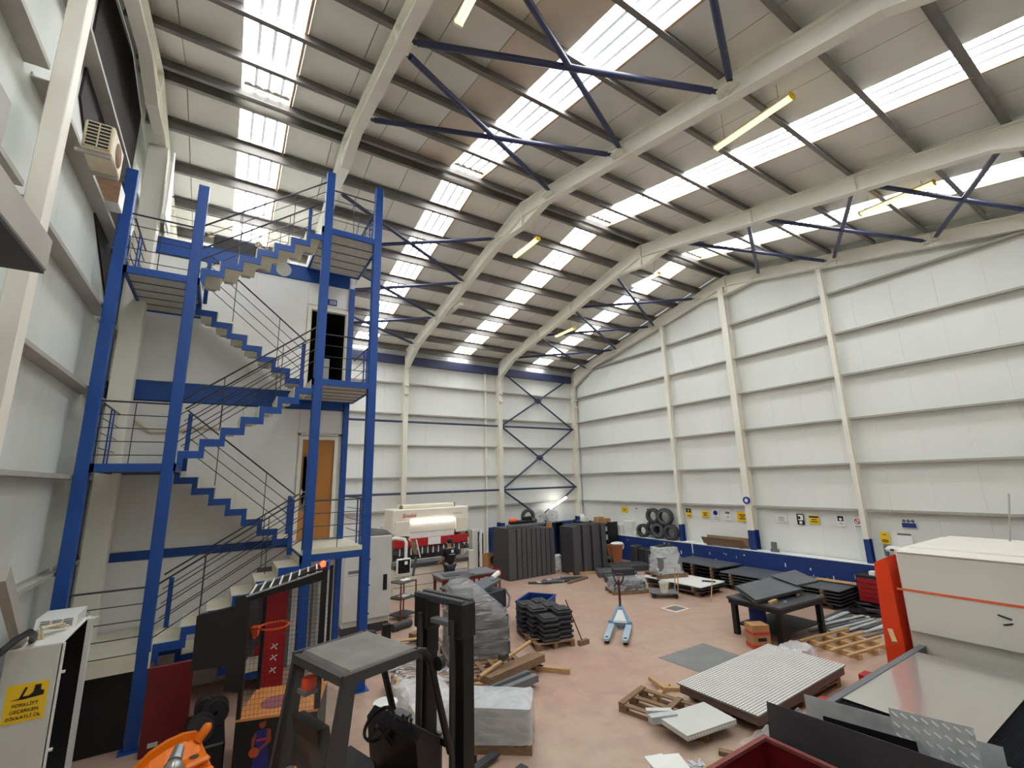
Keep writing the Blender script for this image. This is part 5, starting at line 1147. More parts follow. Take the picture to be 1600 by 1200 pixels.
# ================================================================ middle: wrapped goods, blocks, crate by the forklift
wrapped('tall shiny film-wrapped load with sloping top beside the forklift mast', (-11.62, -9.85, 0), -14, 1.42, 1.1, 1.5, 'film', boxes=[((-.66, -.5, 0), (.66, .5, .25), 'darksteel'), ((-.65, -.49, .28), (.65, .49, .52), 'darkgrey'), ((-.65, -.49, .55), (.64, .49, .80), 'darksteel'), ((-.6, -.38, .83), (.28, .38, 1.08), 'darkgrey'), ((-.58, -.22, 1.10), (-.1, .22, 1.36), 'inkgrey')], r0=1.0, r1=.32, rows=16, crumple=.02, knee=.5, shift=-.36)
pallet('dark pallet under the tall wrapped load', -11.75, -9.75 - 1.2, -10, 1.2, .8)
# black foam blocks
fb_ = None
for lay in range(6):
    for row in range(2):
        for k in range(3):
            x, y, z = -9.95 + row * .42 + .02 * (lay % 2), -10.35 + k * .46 + .015 * (lay % 3), .146 + lay * .105
            if lay == 5 and row == 0 and k == 0: continue
            lb = 'black plastic block, %s layer from the floor, %s column, %s row' % (ORD[lay], ('left', 'right')[row], ('near', 'middle', 'far')[k])
            if fb_ is None:
                fb_ = thing('plastic_block', lb, 'block', (x, y, z), 0, 'black plastic blocks')
                obj('body', MB().bbox((-.2, -.22, 0), (.2, .22, .06), .015).bbox((-.17, -.19, .06), (.17, .19, .1), .02), 'blackplastic', fb_)
                for s in (-1, 1): obj('hollow', MB().lathe([(0, .1), (.055, .1), (.06, .104), (.085, .104), (.09, .1)], 14, (0, .1 * s, 0)), 'black', fb_)
                fb_.rotation_euler = (0, 0, R(-14))
            else: dup(fb_, lb, (x, y, z), -14)
pallet('pallet under the black plastic blocks', -9.75, -9.9, -14 + 90, 1.45, .95)
fbr = thing('long_brush', 'thin dark red broom leaning against the black plastic blocks', 'broom', (-9.25, -10.75, 0)); obj('stick', MB().tube([(0, 0, .05), (-.22, .3, .95)], .014, 8), 'darkred', fbr); obj('head', MB().box((-.12, -.05, 0), (.16, .05, .1)), 'oldwood', fbr)
cr = thing('blue_crate', 'blue folding steel crate behind the black plastic blocks', 'crate', (-9.15, -8.75, 0), 35)
for a, b in (((-.5, -.4, .1), (.5, -.37, .62)), ((-.5, .37, .1), (.5, .4, .62)), ((-.5, -.37, .1), (-.47, .37, .62)), ((.47, -.37, .1), (.5, .37, .62))): obj('side_panel', MB().box(a, b), 'bluewall', cr)
obj('floor_panel', MB().box((-.5, -.4, .06), (.5, .4, .1)), 'bluewall', cr); obj('top_rim', MB().box((-.52, -.42, .6), (.52, -.38, .64)).box((-.52, .38, .6), (.52, .42, .64)).box((-.52, -.38, .6), (-.48, .38, .64)).box((.48, -.38, .6), (.52, .38, .64)), 'blue', cr)
for sx in (-.42, .42): obj('foot', MB().box((sx - .06, -.38, 0), (sx + .06, .38, .06)), 'bluewall', cr)
mc = thing('control_box', 'dark grey angled machine housing with hose behind the tall wrapped load', 'machine part', (-10.55, -8.0, 0), 15)
obj('housing', MB().bbox((-.3, -.35, 0), (.75, .3, .85), .02), 'darksteel', mc); obj('lid', MB().prism([(-.5, -.3, .82), (.6, -.3, 1.05), (.6, -.3, 1.12), (-.5, -.3, .89)], (0, .6, 0)), 'slate', mc)
obj('second_lid', MB().prism([(-.75, .35, .95), (.1, .35, 1.18), (.1, .35, 1.22), (-.75, .35, .99)], (0, .4, 0)), 'darksteel', mc)
obj('white_nozzle', MB().tube([(.45, -.1, 1.14), (.8, 0, 1.22)], .07, 12), 'white', mc); obj('hose', MB().tube([(.7, -.35, .85), (.72, -.5, .65), (.55, -.62, .5), (.2, -.68, .42)], .03, 10), 'inkgrey', mc)
# timber and beams in front
solo('hollow_section', MB().box((-.75, -.14, .1), (.75, .14, .24)), 'oldwood', 'thick brown-grey beam on the floor in front of the wrapped load', 'beam', (-11.65, -11.5, .09), 12)
solo('channel_bar', MB().box((-.6, -.18, 0), (.6, -.06, .12)).box((-.6, .06, 0), (.6, .18, .12)).box((-.6, -.06, 0), (.6, .06, .03)), 'inkgrey', 'grey channel beam lying under the brown beam', 'beam', (-12.0, -11.85, .09), 8)
for i, (x, y, rz, L, mm) in enumerate(((-10.75, -11.55, -50, .7, 'wood'), (-11.1, -11.0, -60, .9, 'oldwood'), (-12.2, -11.4, -40, .8, 'wood'))):
    solo('square_timber', slab(L, .1, .09), mm, 'square timber under the beams, %s' % ('right end piece', 'middle piece', 'left piece')[i], 'timber', (x, y, 0), rz, 'timbers under the beams')
solo('yellow_pole', MB().tube([(-.75, -.1, 0), (.7, .12, .2)], .035, 10), 'wood', 'long pale wooden pole lying across the beams', 'pole', (-11.75, -11.45, .34), 8)
solo('mallet_head', MB().bbox((-.1, -.07, 0), (.1, .07, .12), .02), 'darkgrey', 'grey mallet head lying on the beams by the pole', 'mallet', (-11.85, -11.45, .43), 20)
# silver wrapped box and white sheet behind the mast
wrapped('knee-high silver film-wrapped box on a pallet right of the forklift mast', (-12.95, -13.0, 0), -38, 1.15, .72, .46, 'filmw', boxes=[((-.53, -.33, 0), (.53, .33, .43), 'inkgrey')], r0=.98, r1=.97, crumple=.006, rows=6, e=.16)
drape('white_sheeting', 'white plastic sheeting spread on the floor left of the forklift mast', -.5, .55, -.65, .8, .42, .05, 'filmw', (-13.55, -11.75, 0), 10, 12)
solo('black_tool', MB().bar((-.1, 0, 0), (.1, .06, .05), .05), 'black', 'small black tool lying on the white plastic sheeting', 'tool', (-13.55, -11.9, .46))
# metal bars, offcut heap, boards near the cabinet
for i in range(12):
    solo('metal_bar', MB().box((-.35, -.03, 0), (.35, .03, .035)), ('galv', 'wood', 'steel', 'oldwood')[i % 4], 'metal bar stacked behind the forklift cab, %s layer, %s side' % (ORD[i // 2], ('left', 'right')[i % 2]), 'bar', (-13.85 + .1 * (i % 2), -10.75 + .08 * (i % 3), .035 * (i // 2)), 60 + 6 * (i % 3), 'bars behind the forklift cab')
mb = MB()
for i in range(120):
    x, y = random.uniform(-.6, .6), random.uniform(-.8, .8); d = Vector((random.uniform(-1, 1), random.uniform(-1, 1), 0)).normalized() * random.uniform(.04, .14); z = random.uniform(.01, .14) * (1 - abs(x) / .9)
    mb.bar(Vector((x, y, z)) - d, Vector((x, y, z)) + d, .04, .012)
o = obj('metal_scrap', mb, 'galv', None, (-12.85, -10.05, 0)); o['kind'] = 'stuff'; o['label'] = 'heap of flat metal scrap on the floor behind the forklift'
for i in range(9):
    solo('floor_scrap', slab(random.uniform(.25, .6), random.uniform(.06, .14), .025), ('oldwood', 'wood', 'darksteel', 'galv')[i % 4], '%s flat piece among the clutter behind the forklift, %s from the cabinet' % (('brown', 'pale', 'dark', 'silver')[i % 4], ORD[i]), 'scrap', (-13.3 + .16 * i + random.uniform(-.1, .1), -8.2 - .2 * (i % 5), .03 + .026 * (i % 3)), random.uniform(0, 180), 'clutter behind the forklift')
for i, (x, y, rz, L, mm) in enumerate(((-12.7, -8.7, 20, .9, 'wood'), (-12.2, -8.2, -30, .7, 'wood'), (-12.45, -9.0, 70, .6, 'oldwood'), (-13.0, -8.3, -60, .6, 'wood'))):
    solo('floor_board', slab(L, .14, .03), mm, 'loose board on the floor beyond the forklift, %s' % ('first from the cab', 'nearest the trolley', 'brown crossing one', 'nearest the cabinet')[i], 'board', (x, y, .03 * (i % 2)), rz, 'loose boards by the cabinet')
solo('rusty_part', MB().lathe([(.03, 0), (.16, 0), (.16, .06), (.03, .06)], 16, (0, 0, 0), 'z', True), 'oldwood', 'round rusty part lying on the loose boards', 'part', (-12.75, -8.75, .06)); solo('rusty_box', MB().bbox((-.12, -.1, 0), (.12, .1, .14), .01), 'oldwood', 'small rusty box on the floor before the slim trolley', 'box', (-12.35, -8.0, .03), 20)
solo('black_post', MB().bbox((-.1, -.08, 0), (.1, .08, .42), .01), 'black', 'short black post standing left of the dark cylinder', 'post', (-13.0, -7.75, 0))
solo('red_cloth', MB().sphere((0, 0, .12), .14, 10, (1, .8, .9)), 'inkred', 'red bundle lying between the mast and the wrapped load', 'bundle', (-12.3, -8.9, .6)); solo('stool', MB().box((-.16, -.16, .5), (.16, .16, .6)).box((-.14, -.14, 0), (-.1, -.1, .5)).box((.1, -.14, 0), (.14, -.1, .5)).box((-.14, .1, 0), (-.1, .14, .5)).box((.1, .1, 0), (.14, .14, .5)), 'darkgrey', 'small dark stool behind the forklift mast', 'stool', (-12.3, -8.9, 0))
bucket('white lidded bucket behind the forklift cab', (-14.28, -11.85, 0), .15, .17, .42, 'bucketw', 'white')

# ================================================================ forklift
FK = thing('forklift', 'dark grey forklift truck with dusty cab roof and raised black mast', 'forklift', (-15.38, -14.36, 0), 0)
ff = Vector((.954, .30, 0)).normalized(); fs_ = Vector((ff.y, -ff.x, 0))         # forward, right side
FM = Matrix(((ff.x, fs_.x, 0, 0), (ff.y, fs_.y, 0, 0), (0, 0, 1, 0), (0, 0, 0, 1)))   # local (forward, right, up)
def fk(name, mb, m, par=None): return obj(name, mb.move(FM), m, par or FK)
fk('cab_roof', MB().add([(-.41, -.49, 2.06), (.42, -.49, 2.06), (.42, .49, 2.06), (-.41, .49, 2.06), (-.37, -.45, 2.11), (.38, -.45, 2.11), (.38, .45, 2.11), (-.37, .45, 2.11), (-.2, -.2, 2.125), (.2, -.2, 2.125), (.2, .2, 2.125), (-.2, .2, 2.125)],
   [(3, 2, 1, 0), (0, 1, 5, 4), (1, 2, 6, 5), (2, 3, 7, 6), (3, 0, 4, 7), (4, 5, 9, 8), (5, 6, 10, 9), (6, 7, 11, 10), (7, 4, 8, 11), (8, 9, 10, 11)]), 'dust')
for s in (-1, 1):
    fk('front_pillar', MB().tube([(.36, .49 * s, 2.08), (.48, .49 * s, 2.05), (.56, .49 * s, 1.95), (.66, .49 * s, 1.6), (.86, .49 * s, .95)], .04, 8), 'black')
    fk('roof_edge', MB().bar((-.47, .5 * s, 2.06), (.42, .5 * s, 2.06), .05, .09), 'darkgrey')
    fk('rear_pillar', MB().prism([(-.47, .46 * s, 2.08), (-.33, .46 * s, 2.08), (-.46, .46 * s, .95), (-.66, .46 * s, .95)], (0, .05 * s, 0)), 'darkgrey')
fk('rear_crossbar', MB().bar((-.45, -.48, 2.05), (-.45, .48, 2.05), .06, .08), 'darkgrey')
fk('rear_window', MB().prism([(-.46, -.42, 1.96), (-.46, .42, 1.96), (-.6, .42, 1.05), (-.6, -.42, 1.05)], (.004, 0, 0)), 'window')
fk('counterweight', MB().prism([(-1.25, -.5, .22), (-1.25, .5, .22), (-1.05, .54, 1.0), (-1.05, -.54, 1.0)], (.7, 0, .0)).bbox((-1.15, -.54, .25), (-.35, .54, .98), .06), 'orange2')
fk('chassis', MB().bbox((-.6, -.5, .22), (.85, .5, .62), .04), 'darkgrey')
seat = fk('seat', MB().bbox((-.42, -.25, .98), (.12, .25, 1.12), .05).prism([(-.46, -.25, 1.1), (-.34, -.25, 1.1), (-.44, -.25, 1.62), (-.56, -.25, 1.62)], (0, .5, 0)), 'black')
dash = fk('dashboard', MB().prism([(.5, -.45, .6), (.75, -.45, .6), (.75, -.45, 1.12), (.52, -.45, 1.28), (.42, -.45, 1.2)], (0, .9, 0)), 'black')
fk('instrument', MB().box((.5, -.1, 1.27), (.62, .12, 1.31)), 'inkgrey', dash)
sw = fk('steering_wheel', MB().lathe([(.16, -.014), (.185, -.014), (.185, .014), (.16, .014)], 22, (0, 0, 0), 'z', True).tube([(-.16, 0, 0), (.16, 0, 0)], .012, 6).tube([(0, 0, 0), (0, 0, -.35)], .03, 8).move(Matrix.Translation((.28, 0, 1.3)) @ Matrix.Rotation(R(-35), 4, 'Y')), 'black')
fk('spinner_knob', MB().sphere((.16, .12, 1.34), .03, 8), 'black', sw)
for k in range(3): fk('lever', MB().tube([(.48, .2 + .07 * k, 1.18), (.44, .2 + .07 * k, 1.36)], .009, 6).sphere((.44, .2 + .07 * k, 1.37), .02, 8), 'black', dash)
bc = fk('beacon', MB().lathe([(0, 0), (.07, 0), (.07, .08), (.06, .1), (0, .1)], 16, (-.42, -.22, 1.82)), 'orange'); fk('beacon_base', MB().box((-.5, -.3, 1.78), (-.36, -.14, 1.82)), 'inkgrey', bc)
fk('hood_grille', MB().box((-.58, -.4, .98), (-.46, .4, 1.1)), 'inkgrey')
for x, r_ in ((.6, .29), (-.75, .24)):
    for s in (-1, 1):
        wl_ = fk('wheel', MB().lathe([(.0, -.09), (r_ - .02, -.09), (r_, -.06), (r_, .06), (r_ - .02, .09), (0, .09)], 24, (x, .5 * s - .08 * s, r_), 'y'), 'rubber'); fk('hub', MB().lathe([(0, 0), (.12, 0), (.12, .02), (0, .03)], 16, (x, (.5 + .012) * s, r_), 'y'), 'oldwood', wl_)
MX = 1.16
for s in (-1, 1):
    SO = .42 * s if s > 0 else -.35
    u_ = fk('mast_rail', MB().box((MX - .08, SO - .05, .08), (MX + .09, SO + .05, 2.32)), 'black')
    fk('inner_rail', MB().box((MX - .05, (SO - .09 * s) - .035, .1), (MX + .12, (SO - .09 * s) + .035, 2.38)), 'black', u_)
    fk('lift_cylinder', MB().tube([(MX - .13, (SO - .09 * s), .2), (MX - .13, (SO - .09 * s), 2.2)], .035, 10), 'darkgrey', u_)
    mb = MB()
    for k in range(34): mb.box((MX + .085, SO - .02, .25 + k * .06), (MX + .10, SO + .02, .275 + k * .06))
    ch = fk('lift_chain', mb, 'inkgrey', u_); ch['kind'] = 'stuff'
    fk('mast_head', MB().bbox((MX - .12, (SO - .06 * s) - .13, 2.0), (MX + .12, (SO - .06 * s) + .13, 2.40), .02), 'black')
    fk('fork', MB().box((MX + .14, .25 * s - .06, .05), (MX + 1.25, .25 * s + .06, .09)).box((MX + .14, .25 * s - .06, .05), (MX + .18, .25 * s + .06, .75)), 'darksteel')
fk('top_crossbeam', MB().bbox((MX - .10, -.45, 2.34), (MX - .02, .45, 2.42), .01), 'darkgrey'); fk('front_crossbeam', MB().bbox((MX + .04, -.45, 2.36), (MX + .12, .45, 2.42), .01), 'darkgrey')
fk('second_crossbeam', MB().bbox((MX - .06, -.42, 2.08), (MX + .06, .42, 2.14), .01), 'inkgrey')
fk('carriage', MB().box((MX + .12, -.45, .3), (MX + .15, .45, .38)).box((MX + .12, -.45, .65), (MX + .15, .45, .73)), 'black')
fk('mirror', MB().sphere((.72, -.58, 1.72), .07, 10, (.5, 1, 1)), 'black'); fk('work_lamp', MB().lathe([(0, 0), (.07, 0), (.06, .06), (0, .08)], 14, (.62, .55, 1.9), 'x'), 'black')

# ================================================================ arcade basketball game
BG = thing('basketball_game', 'black arcade basketball cage with netting and timber-look court in front of the stairs', 'arcade game', (-16.33, -11.86, 0), -18)
Lg, Dg = 1.03, 1.0
obj('cabinet_side', MB().box((0, 0, 0), (Lg, .02, .72)), 'black', BG); obj('cabinet_side', MB().box((0, Dg - .02, 0), (Lg, Dg, .72)), 'black', BG)
obj('cabinet_end', MB().box((0, .02, 0), (.03, Dg - .02, .72)), 'black', BG); obj('cabinet_end', MB().box((Lg - .03, .02, 0), (Lg, Dg - .02, .72)), 'black', BG)
crt = obj('court', MB().box((0, 0, .72), (Lg, Dg, .75)), 'court', BG)
obj('painted_circle', MB().lathe([(0, 0), (.22, 0), (.22, .003), (0, .003)], 28, (.42, .42, .75)), 'purple', BG)
ztop = lambda x: 2.23 + .22 * x / Lg
for x in (.0, Lg - .05):
    for y in (0, Dg - .05): obj('corner_post', MB().box((x, y, .75), (x + .05, y + .05, ztop(x))), 'black', BG)
for y in (0, Dg - .05): obj('top_frame', MB().prism([(0, y, ztop(0)), (Lg, y, ztop(Lg)), (Lg, y, ztop(Lg) + .05), (0, y, ztop(0) + .05)], (0, .05, 0)), 'black', BG)
obj('canopy', MB().prism([(.0, .0, 2.27), (Lg - .02, .0, 2.48), (Lg + .03, .0, 2.50), (Lg + .03, .0, 2.56), (Lg - .04, .0, 2.61), (Lg - .2, .0, 2.59)], (0, .05, 0)), 'black', BG)
obj('right_frame', MB().box((Lg + .0, .0, .75), (Lg + .03, .05, 2.6)), 'black', BG)
ld = obj('light_ladder', MB().bar((.0, -.02, 2.31), (Lg - .04, -.02, 2.58), .022), 'steel', BG); obj('ladder_rail', MB().bar((.0, .30, 2.38), (Lg - .10, .30, 2.64), .022), 'steel', ld)
obj('ladder_backing', MB().prism([(.0, .0, 2.295), (Lg - .06, .0, 2.565), (Lg - .11, .29, 2.62), (.0, .29, 2.36)], (0, 0, .008)), 'black', ld)
for k in range(8):
    t = .05 + k * .125; obj('ladder_rung', MB().bar(((Lg - .04) * t, -.02, 2.315 + .27 * t), ((Lg - .10) * t, .30, 2.385 + .26 * t), .02), 'white', ld)
obj('red_lamp', MB().sphere((Lg - .05, .1, 2.66), .045, 12), 'redled', BG); obj('lamp_plate', MB().box((Lg - .0, .0, 2.58), (Lg + .04, .2, 2.7)), 'inkblue', BG)
for y, nm in ((.022, 'near'), (Dg - .03, 'far')):
    mb = MB()
    for k in range(19): x = .06 + (Lg - .12) * k / 18; mb.bar((x, y, .75), (x, y, ztop(x)), .0025)
    for k in range(24): z = .78 + k * .0635; mb.bar((.05, y, z), (Lg - .05, y, z), .0022)
    o = obj('side_net', mb, 'black', BG); o['kind'] = 'stuff'
bk = obj('backboard', MB().box((-.03, .1, 1.4), (0, Dg - .1, 2.15)), 'black', BG)
obj('rear_housing', MB().prism([(-.60, .0, 1.42), (-.60, .0, 2.10), (-.14, .0, 2.18), (-.14, .0, 2.30), (.0, .0, 2.32), (.0, .0, 1.08), (-.18, .0, 1.12), (-.18, .0, 1.42)], (0, .12, 0)), 'black', BG)
hp = obj('hoop', MB().lathe([(.19, -.011), (.21, -.011), (.21, .011), (.19, .011)], 28, (.30, .42, 1.78), 'z', True), 'hoop', BG)
obj('hoop_bracket', MB().prism([(.0, .36, 1.79), (.10, .36, 1.79), (.09, .36, 1.67), (.05, .36, 1.62), (.0, .36, 1.75)], (0, .12, 0)), 'hoop', hp)
rbn_ = thing('red_banner', 'red upright board with white scribbles seen through the basketball netting', 'board', (-15.72, -9.92, 0), 0)
obj('board', MB().box((-.18, -.015, .35), (.18, .015, 1.44)), 'red', rbn_); obj('foot', MB().box((-.2, -.1, 0), (.2, .1, .03)).box((-.03, -.015, .03), (.03, .015, .35)), 'darkred', rbn_)
for k, z in enumerate((1.0, .82, .62)): obj('scribble', MB().bar((-.05, -.017, z), (.06, -.017, z + .06), .004, .02).bar((-.02, -.017, z + .07), (.05, -.017, z - .03), .004, .015), 'paper', rbn_)
# printed player on the side: flat print
def pr(name, poly, m, d=.004): return obj(name, MB().prism([(p[0], -.001 - d, p[1]) for p in poly], (0, d, 0)), m, BG)
ell = lambda cx, cz, rx, rz_, n=14: [(cx + rx * math.cos(2 * math.pi * k / n), cz + rz_ * math.sin(2 * math.pi * k / n)) for k in range(n)]
M['printskin'] = mat('printed skin', (140, 66, 44), .6, var=0); M['printblue'] = mat('printed blue', (34, 40, 120), .6, var=0); M['printball'] = mat('printed ball', (190, 84, 40), .6, var=0)
px0, pz0 = .32, .24
pr('print_head', ell(px0 + .02, pz0 + .42, .042, .055), 'printskin'); pr('print_hair', [(px0 - .02, pz0 + .44), (px0 - .01, pz0 + .48), (px0 + .03, pz0 + .485), (px0 + .06, pz0 + .455), (px0 + .03, pz0 + .45)], 'ink', .006)
pr('print_vest', [(px0 - .05, pz0 + .34), (px0 + .09, pz0 + .36), (px0 + .1, pz0 + .12), (px0 - .05, pz0 + .12)], 'printblue')
pr('print_arm', [(px0 + .08, pz0 + .36), (px0 + .13, pz0 + .34), (px0 + .14, pz0 + .2), (px0 + .0, pz0 + .09), (px0 - .02, pz0 + .12), (px0 + .08, pz0 + .2)], 'printskin', .006)
pr('print_arm', [(px0 - .05, pz0 + .34), (px0 - .1, pz0 + .26), (px0 - .1, pz0 + .14), (px0 - .07, pz0 + .14), (px0 - .05, pz0 + .26)], 'printskin', .006)
pr('print_ball', ell(px0 - .06, pz0 + .09, .065, .06), 'printball', .008); pr('print_shorts', [(px0 - .03, pz0 + .12), (px0 + .11, pz0 + .12), (px0 + .13, pz0 - .12), (px0 - .1, pz0 - .12)], 'printblue')
pr('print_band', [(px0 - .04, pz0 + .24), (px0 + .08, pz0 + .25), (px0 + .08, pz0 + .225), (px0 - .04, pz0 + .215)], 'inkred', .006)
# ================================================================ arcade punch game (orange shell, silver ball), red board, reels, white cabinet
AP = thing('punch_machine', 'orange curved arcade punch machine with silver ball at the bottom edge', 'arcade game', (-16.95, -12.75, 0), 22)
obj('pedestal', MB().bbox((-.2, -.15, 0), (.35, .25, .6), .03), 'black', AP)
arc = [(-.40, .60), (-.36, .72), (-.28, .84), (-.16, .93), (.0, .98), (.16, .99), (.30, .96), (.36, .90)]
obj('shell', MB().strip([(x, .22, z) for x, z in arc], [(x * .9, .22, z - .10) for x, z in arc], (0, .06, 0)), 'orange2', AP)
obj('basin', MB().strip([(x * .97, -.10, .62 + (z - .62) * .25) for x, z in arc], [(x, .22, z - .08) for x, z in arc], (0, .0, -.02)), 'orange2', AP)
obj('front_lip', MB().bbox((-.40, -.18, .58), (.36, -.10, .70), .025), 'orange2', AP)
obj('side_lug', MB().bbox((.06, -.12, .72), (.34, .1, .80), .03), 'orange2', AP); obj('lug_hole', MB().lathe([(0, 0), (.05, 0), (.05, .004), (0, .004)], 16, (.2, .0, .80)), 'darkgrey', AP)
obj('side_horn', MB().tube([(.30, .2, .86), (.36, .2, .93), (.40, .2, .98), (.41, .2, 1.01)], [.05, .055, .055, .035], 10), 'orange2', AP)
ball = obj('silver_ball', MB().sphere((-.08, -.2, .86), .10, 18), 'amber', AP); obj('ball_neck', MB().tube([(-.05, -.15, .91), (.03, -.03, .98)], [.07, .05], 12), 'steel', AP)
obj('back_tube', MB().tube([(.2, .26, .62), (.2, .26, .9)], .05, 10), 'darkgrey', AP)
rbd = thing('red_board', 'tall dark red board standing under the stair beside the left blue post', 'panel', (-17.15, -10.4, 0), 0)
obj('panel_sheet', MB().bbox((-.30, -.03, 0), (.27, .03, 1.2), .008), 'darkred', rbd); obj('label_plate', MB().box((-.2, -.036, .12), (-.08, -.03, .18)), 'cabgrey', rbd)
obj('prop', MB().box((-.28, .03, 0), (-.22, .2, .05)).box((.18, .03, 0), (.24, .2, .05)), 'darkred', rbd)
for i, (x, y, z, rr_) in enumerate(((-16.72, -11.5, .62, .16), (-16.55, -11.05, .63, .17), (-16.68, -10.72, .60, .14))):
    t = thing('cable_reel', 'dark reel in the heap behind the orange machine, %s' % ('front one', 'right one', 'top one')[i], 'reel', (x, y, z), 0, 'reels behind the orange machine')
    obj('drum', MB().lathe([(.03, -.1), (rr_, -.1), (rr_, -.08), (rr_ * .7, -.07), (rr_ * .7, .07), (rr_, .08), (rr_, .1), (.03, .1)], 20, (0, 0, 0), 'y', True), 'darkgrey', t); obj('hub', MB().lathe([(.02, -.11), (.06, -.11), (.06, -.095), (.02, -.095)], 14, (0, 0, 0), 'y', True), 'inkgrey', t)
solo('dark_chest', MB().bbox((-.28, -.6, 0), (.20, .55, .46), .02), 'black', 'dark chest carrying the reels behind the orange machine', 'chest', (-16.62, -11.1, 0))
solo('black_board', MB().box((-.42, -.02, 0), (.42, .02, 1.06)), 'black', 'black board standing under the lowest landing behind the left blue post', 'board', (-18.1, -9.9, 0)); solo('red_strip', slab(.84, .06, .06), 'darkred', 'dark red strip lying on top of the black board', 'strip', (-18.1, -9.9, 1.06))
solo('green_lid', MB().lathe([(0, 0), (.12, 0), (.12, .04), (0, .06)], 16), 'jackblue', 'small green-grey lid on the floor by the white cabinet', 'lid', (-17.95, -11.4, 0))
WCx = thing('control_cabinet', 'white control cabinet with open door and yellow forklift warning sign by the left wall', 'cabinet', (-18.42, -11.95, 0))
zc = 2.08; hw = .235; Lc = 1.35
obj('end_panel', MB().box((-hw, 0, .0), (hw, .02, zc)), 'cabgrey', WCx); obj('back_panel', MB().box((-hw, .02, .0), (-hw + .02, Lc, zc)), 'cabgrey', WCx); obj('inner_lining', MB().box((-hw + .021, .021, .061), (hw - .03, .03, zc - .01)), 'black', WCx); obj('inner_lining', MB().box((-hw + .021, Lc - .03, .061), (hw, Lc - .021, zc - .01)), 'black', WCx)
obj('far_panel', MB().box((-hw + .02, Lc - .02, 0), (hw, Lc, zc)), 'cabgrey', WCx); tp_ = obj('top_panel', MB().box((-hw, 0, zc), (hw, Lc, zc + .015)), 'white', WCx); obj('base', MB().box((-hw + .02, .02, 0), (hw, Lc - .02, .06)), 'cabgrey', WCx)
obj('corner_flange', MB().box((hw - .01, 0, .02), (hw + .015, .06, zc)), 'white', WCx)
obj('mounting_plate', MB().box((-hw + .03, .05, .1), (-hw + .05, Lc - .05, zc - .05)), 'black', WCx)
for k in range(7): obj('device', MB().bbox((-hw + .05, .15 + .15 * (k % 4), .3 + .23 * k), (-hw + .19, .27 + .15 * (k % 4), .42 + .23 * k), .006), ('black', 'darkgrey')[k % 2], WCx)
dd = obj('open_door', MB().box((hw, Lc - .03, .05), (hw + .03, Lc + .0, zc)).box((hw + .0, Lc - .16, .05), (hw + .05, Lc - .03, zc)).bar((hw + .05, Lc - .16, zc), (hw + .1, Lc - .05, zc - .0), .02), 'white', WCx)
for z in (.95, 1.75): obj('hinge', MB().box((hw + .015, .03, z), (hw + .05, .06, z + .025)), 'white', WCx)
cu = obj('cooling_unit', MB().prism([(-.2, .72, zc + .015), (.2, .72, zc + .015), (.2, .78, zc + .16), (-.2, .78, zc + .16)], (0, .5, 0)), 'white', tp_)
mb = MB()
for r_ in range(4):
    for k in range(3): mb.prism([(-.15 + k * .11, .7235 + .009 * r_, zc + .045 + .024 * r_), (-.06 + k * .11, .7235 + .009 * r_, zc + .045 + .024 * r_), (-.06 + k * .11, .728 + .009 * r_, zc + .056 + .024 * r_), (-.15 + k * .11, .728 + .009 * r_, zc + .056 + .024 * r_)], (0, -.004, 0))
obj('louvres', mb, 'inkgrey', cu)['kind'] = 'stuff'
ring = obj('lifting_eye', MB().lathe([(.022, -.008), (.035, -.008), (.035, .008), (.022, .008)], 14, (.2, 1.3, zc + .05), 'y', True), 'steel', tp_)
sgn = obj('warning_sign', MB().box((-.17, -.004, 1.33), (.17, 0, 1.72)), 'yellow', WCx)
fkp = [(-.13, 1.565), (-.06, 1.575), (-.02, 1.68), (.0, 1.68), (-.03, 1.59), (.02, 1.59), (.05, 1.62), (.06, 1.69), (.11, 1.69), (.11, 1.63), (.14, 1.62), (.14, 1.575), (-.02, 1.56)]
obj('forklift_pictogram', MB().prism([(p[0], -.006, p[1]) for p in fkp], (0, .002, 0)), 'ink', sgn)
for k, s in enumerate(('FORKLİFT', 'GEÇERKEN', 'DİKKATLİ OL')): text('lettering', s, .047 if k < 2 else .045, 'ink', sgn, (0, -.006, 1.49 - .062 * k), (R(90), 0, 0), 0)
for i in range(4): obj('cable', MB().tube([(-.1 + .03 * i, .3, zc + .015), (-.12 + .03 * i, .26, zc + .09 + .02 * i), (-.05 + .05 * i, .4 + .03 * i, zc + .13), (.02 + .04 * i, .66, zc + .05)], .016, 6), 'ac', tp_)
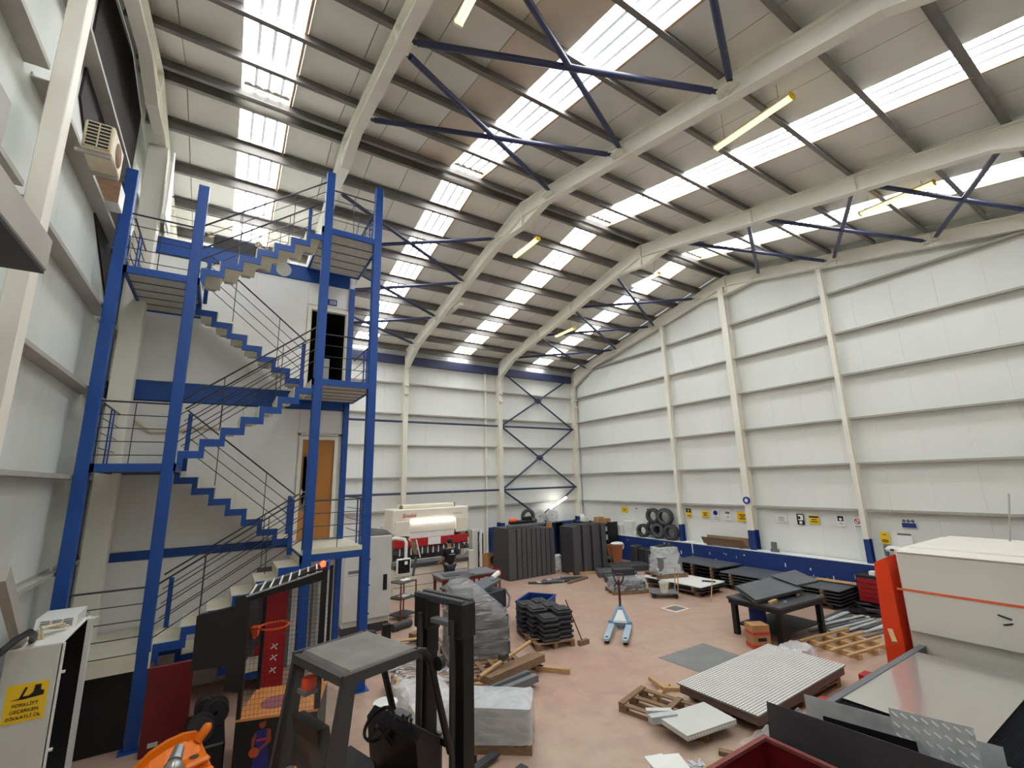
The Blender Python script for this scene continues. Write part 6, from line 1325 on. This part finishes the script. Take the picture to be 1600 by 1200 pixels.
solo('cable_duct', MB().box((-.04, -.08, -.9), (.04, .08, .9)), 'girt', 'pale cable duct slanting up the left wall above the white cabinet', 'duct', (-18.55, -12.4, 2.55), 0, None, (R(55), 0, R(4)))
solo('black_cable_loop', MB().tube([(-.1, -.5, .05), (0, -.3, .16), (.05, -.1, .18), (.05, .1, .1), (.0, .3, .0)], .035, 8), 'black', 'thick black cable bundle lying on the white control cabinet', 'cable', (-18.5, -12.05, 2.12))
# ================================================================ hanging lamps
def lamp(label, x, y, z, L=1.3, tube='lampwarm', zc_=None, hang=((0,),), rz=0):
    t = thing('batten_lamp', label, 'lamp', (x, y, z), rz, 'tube lamps under the roof')
    obj('batten', MB().bbox((-.06, -L / 2, .02), (.06, L / 2, .07), .01), 'cream', t)
    for s in (-.04, .04): obj('tube', MB().tube([(s, -L / 2 + .03, 0), (s, L / 2 - .03, 0)], .024, 8), tube, t)
    obj('end_cap', MB().box((-.07, -L / 2 - .01, -.03), (.07, -L / 2 + .03, .07)), 'yellow' if tube != 'tubeoff' else 'cream', t); obj('end_cap', MB().box((-.07, L / 2 - .03, -.03), (.07, L / 2 + .01, .07)), 'cream', t)
    top = zr(y) + .2 - z
    for f in (-.35, .35): obj('hanger', MB().tube([(0, f * L, .07), (0, f * L, zr(y + f * L) + .2 - z)], .006, 5), 'girt', t)
    return t
lamp('bright yellow tube lamp cut by the top edge of the photo', -14.45, -15.6, 10.4, 1.5, 'lampyel')
lamp('long warm tube lamp hanging right of the middle rafter on the camera side', -9.0, -16.1, 10.22, 1.5)
lamp('warm yellow tube lamp just below the ridge at the middle rafter', -9.95, -10.0, 10.35, 1.2)
lamp('white tube lamp just below the ridge at the next rafter', -4.85, -9.95, 10.55, 1.2, 'lampwhite')
lamp('pale warm tube lamp near the back eave in the last bay', -4.5, -5.0, 10.15, 1.3)
lamp('unlit tube lamp fixed along the rafter near the back eave', -9.8, -4.8, 10.28, 1.3, 'tubeoff')
lamp('long warm tube lamp at the right edge below the last roof bay', -3.3, -16.5, 10.38, 1.5)
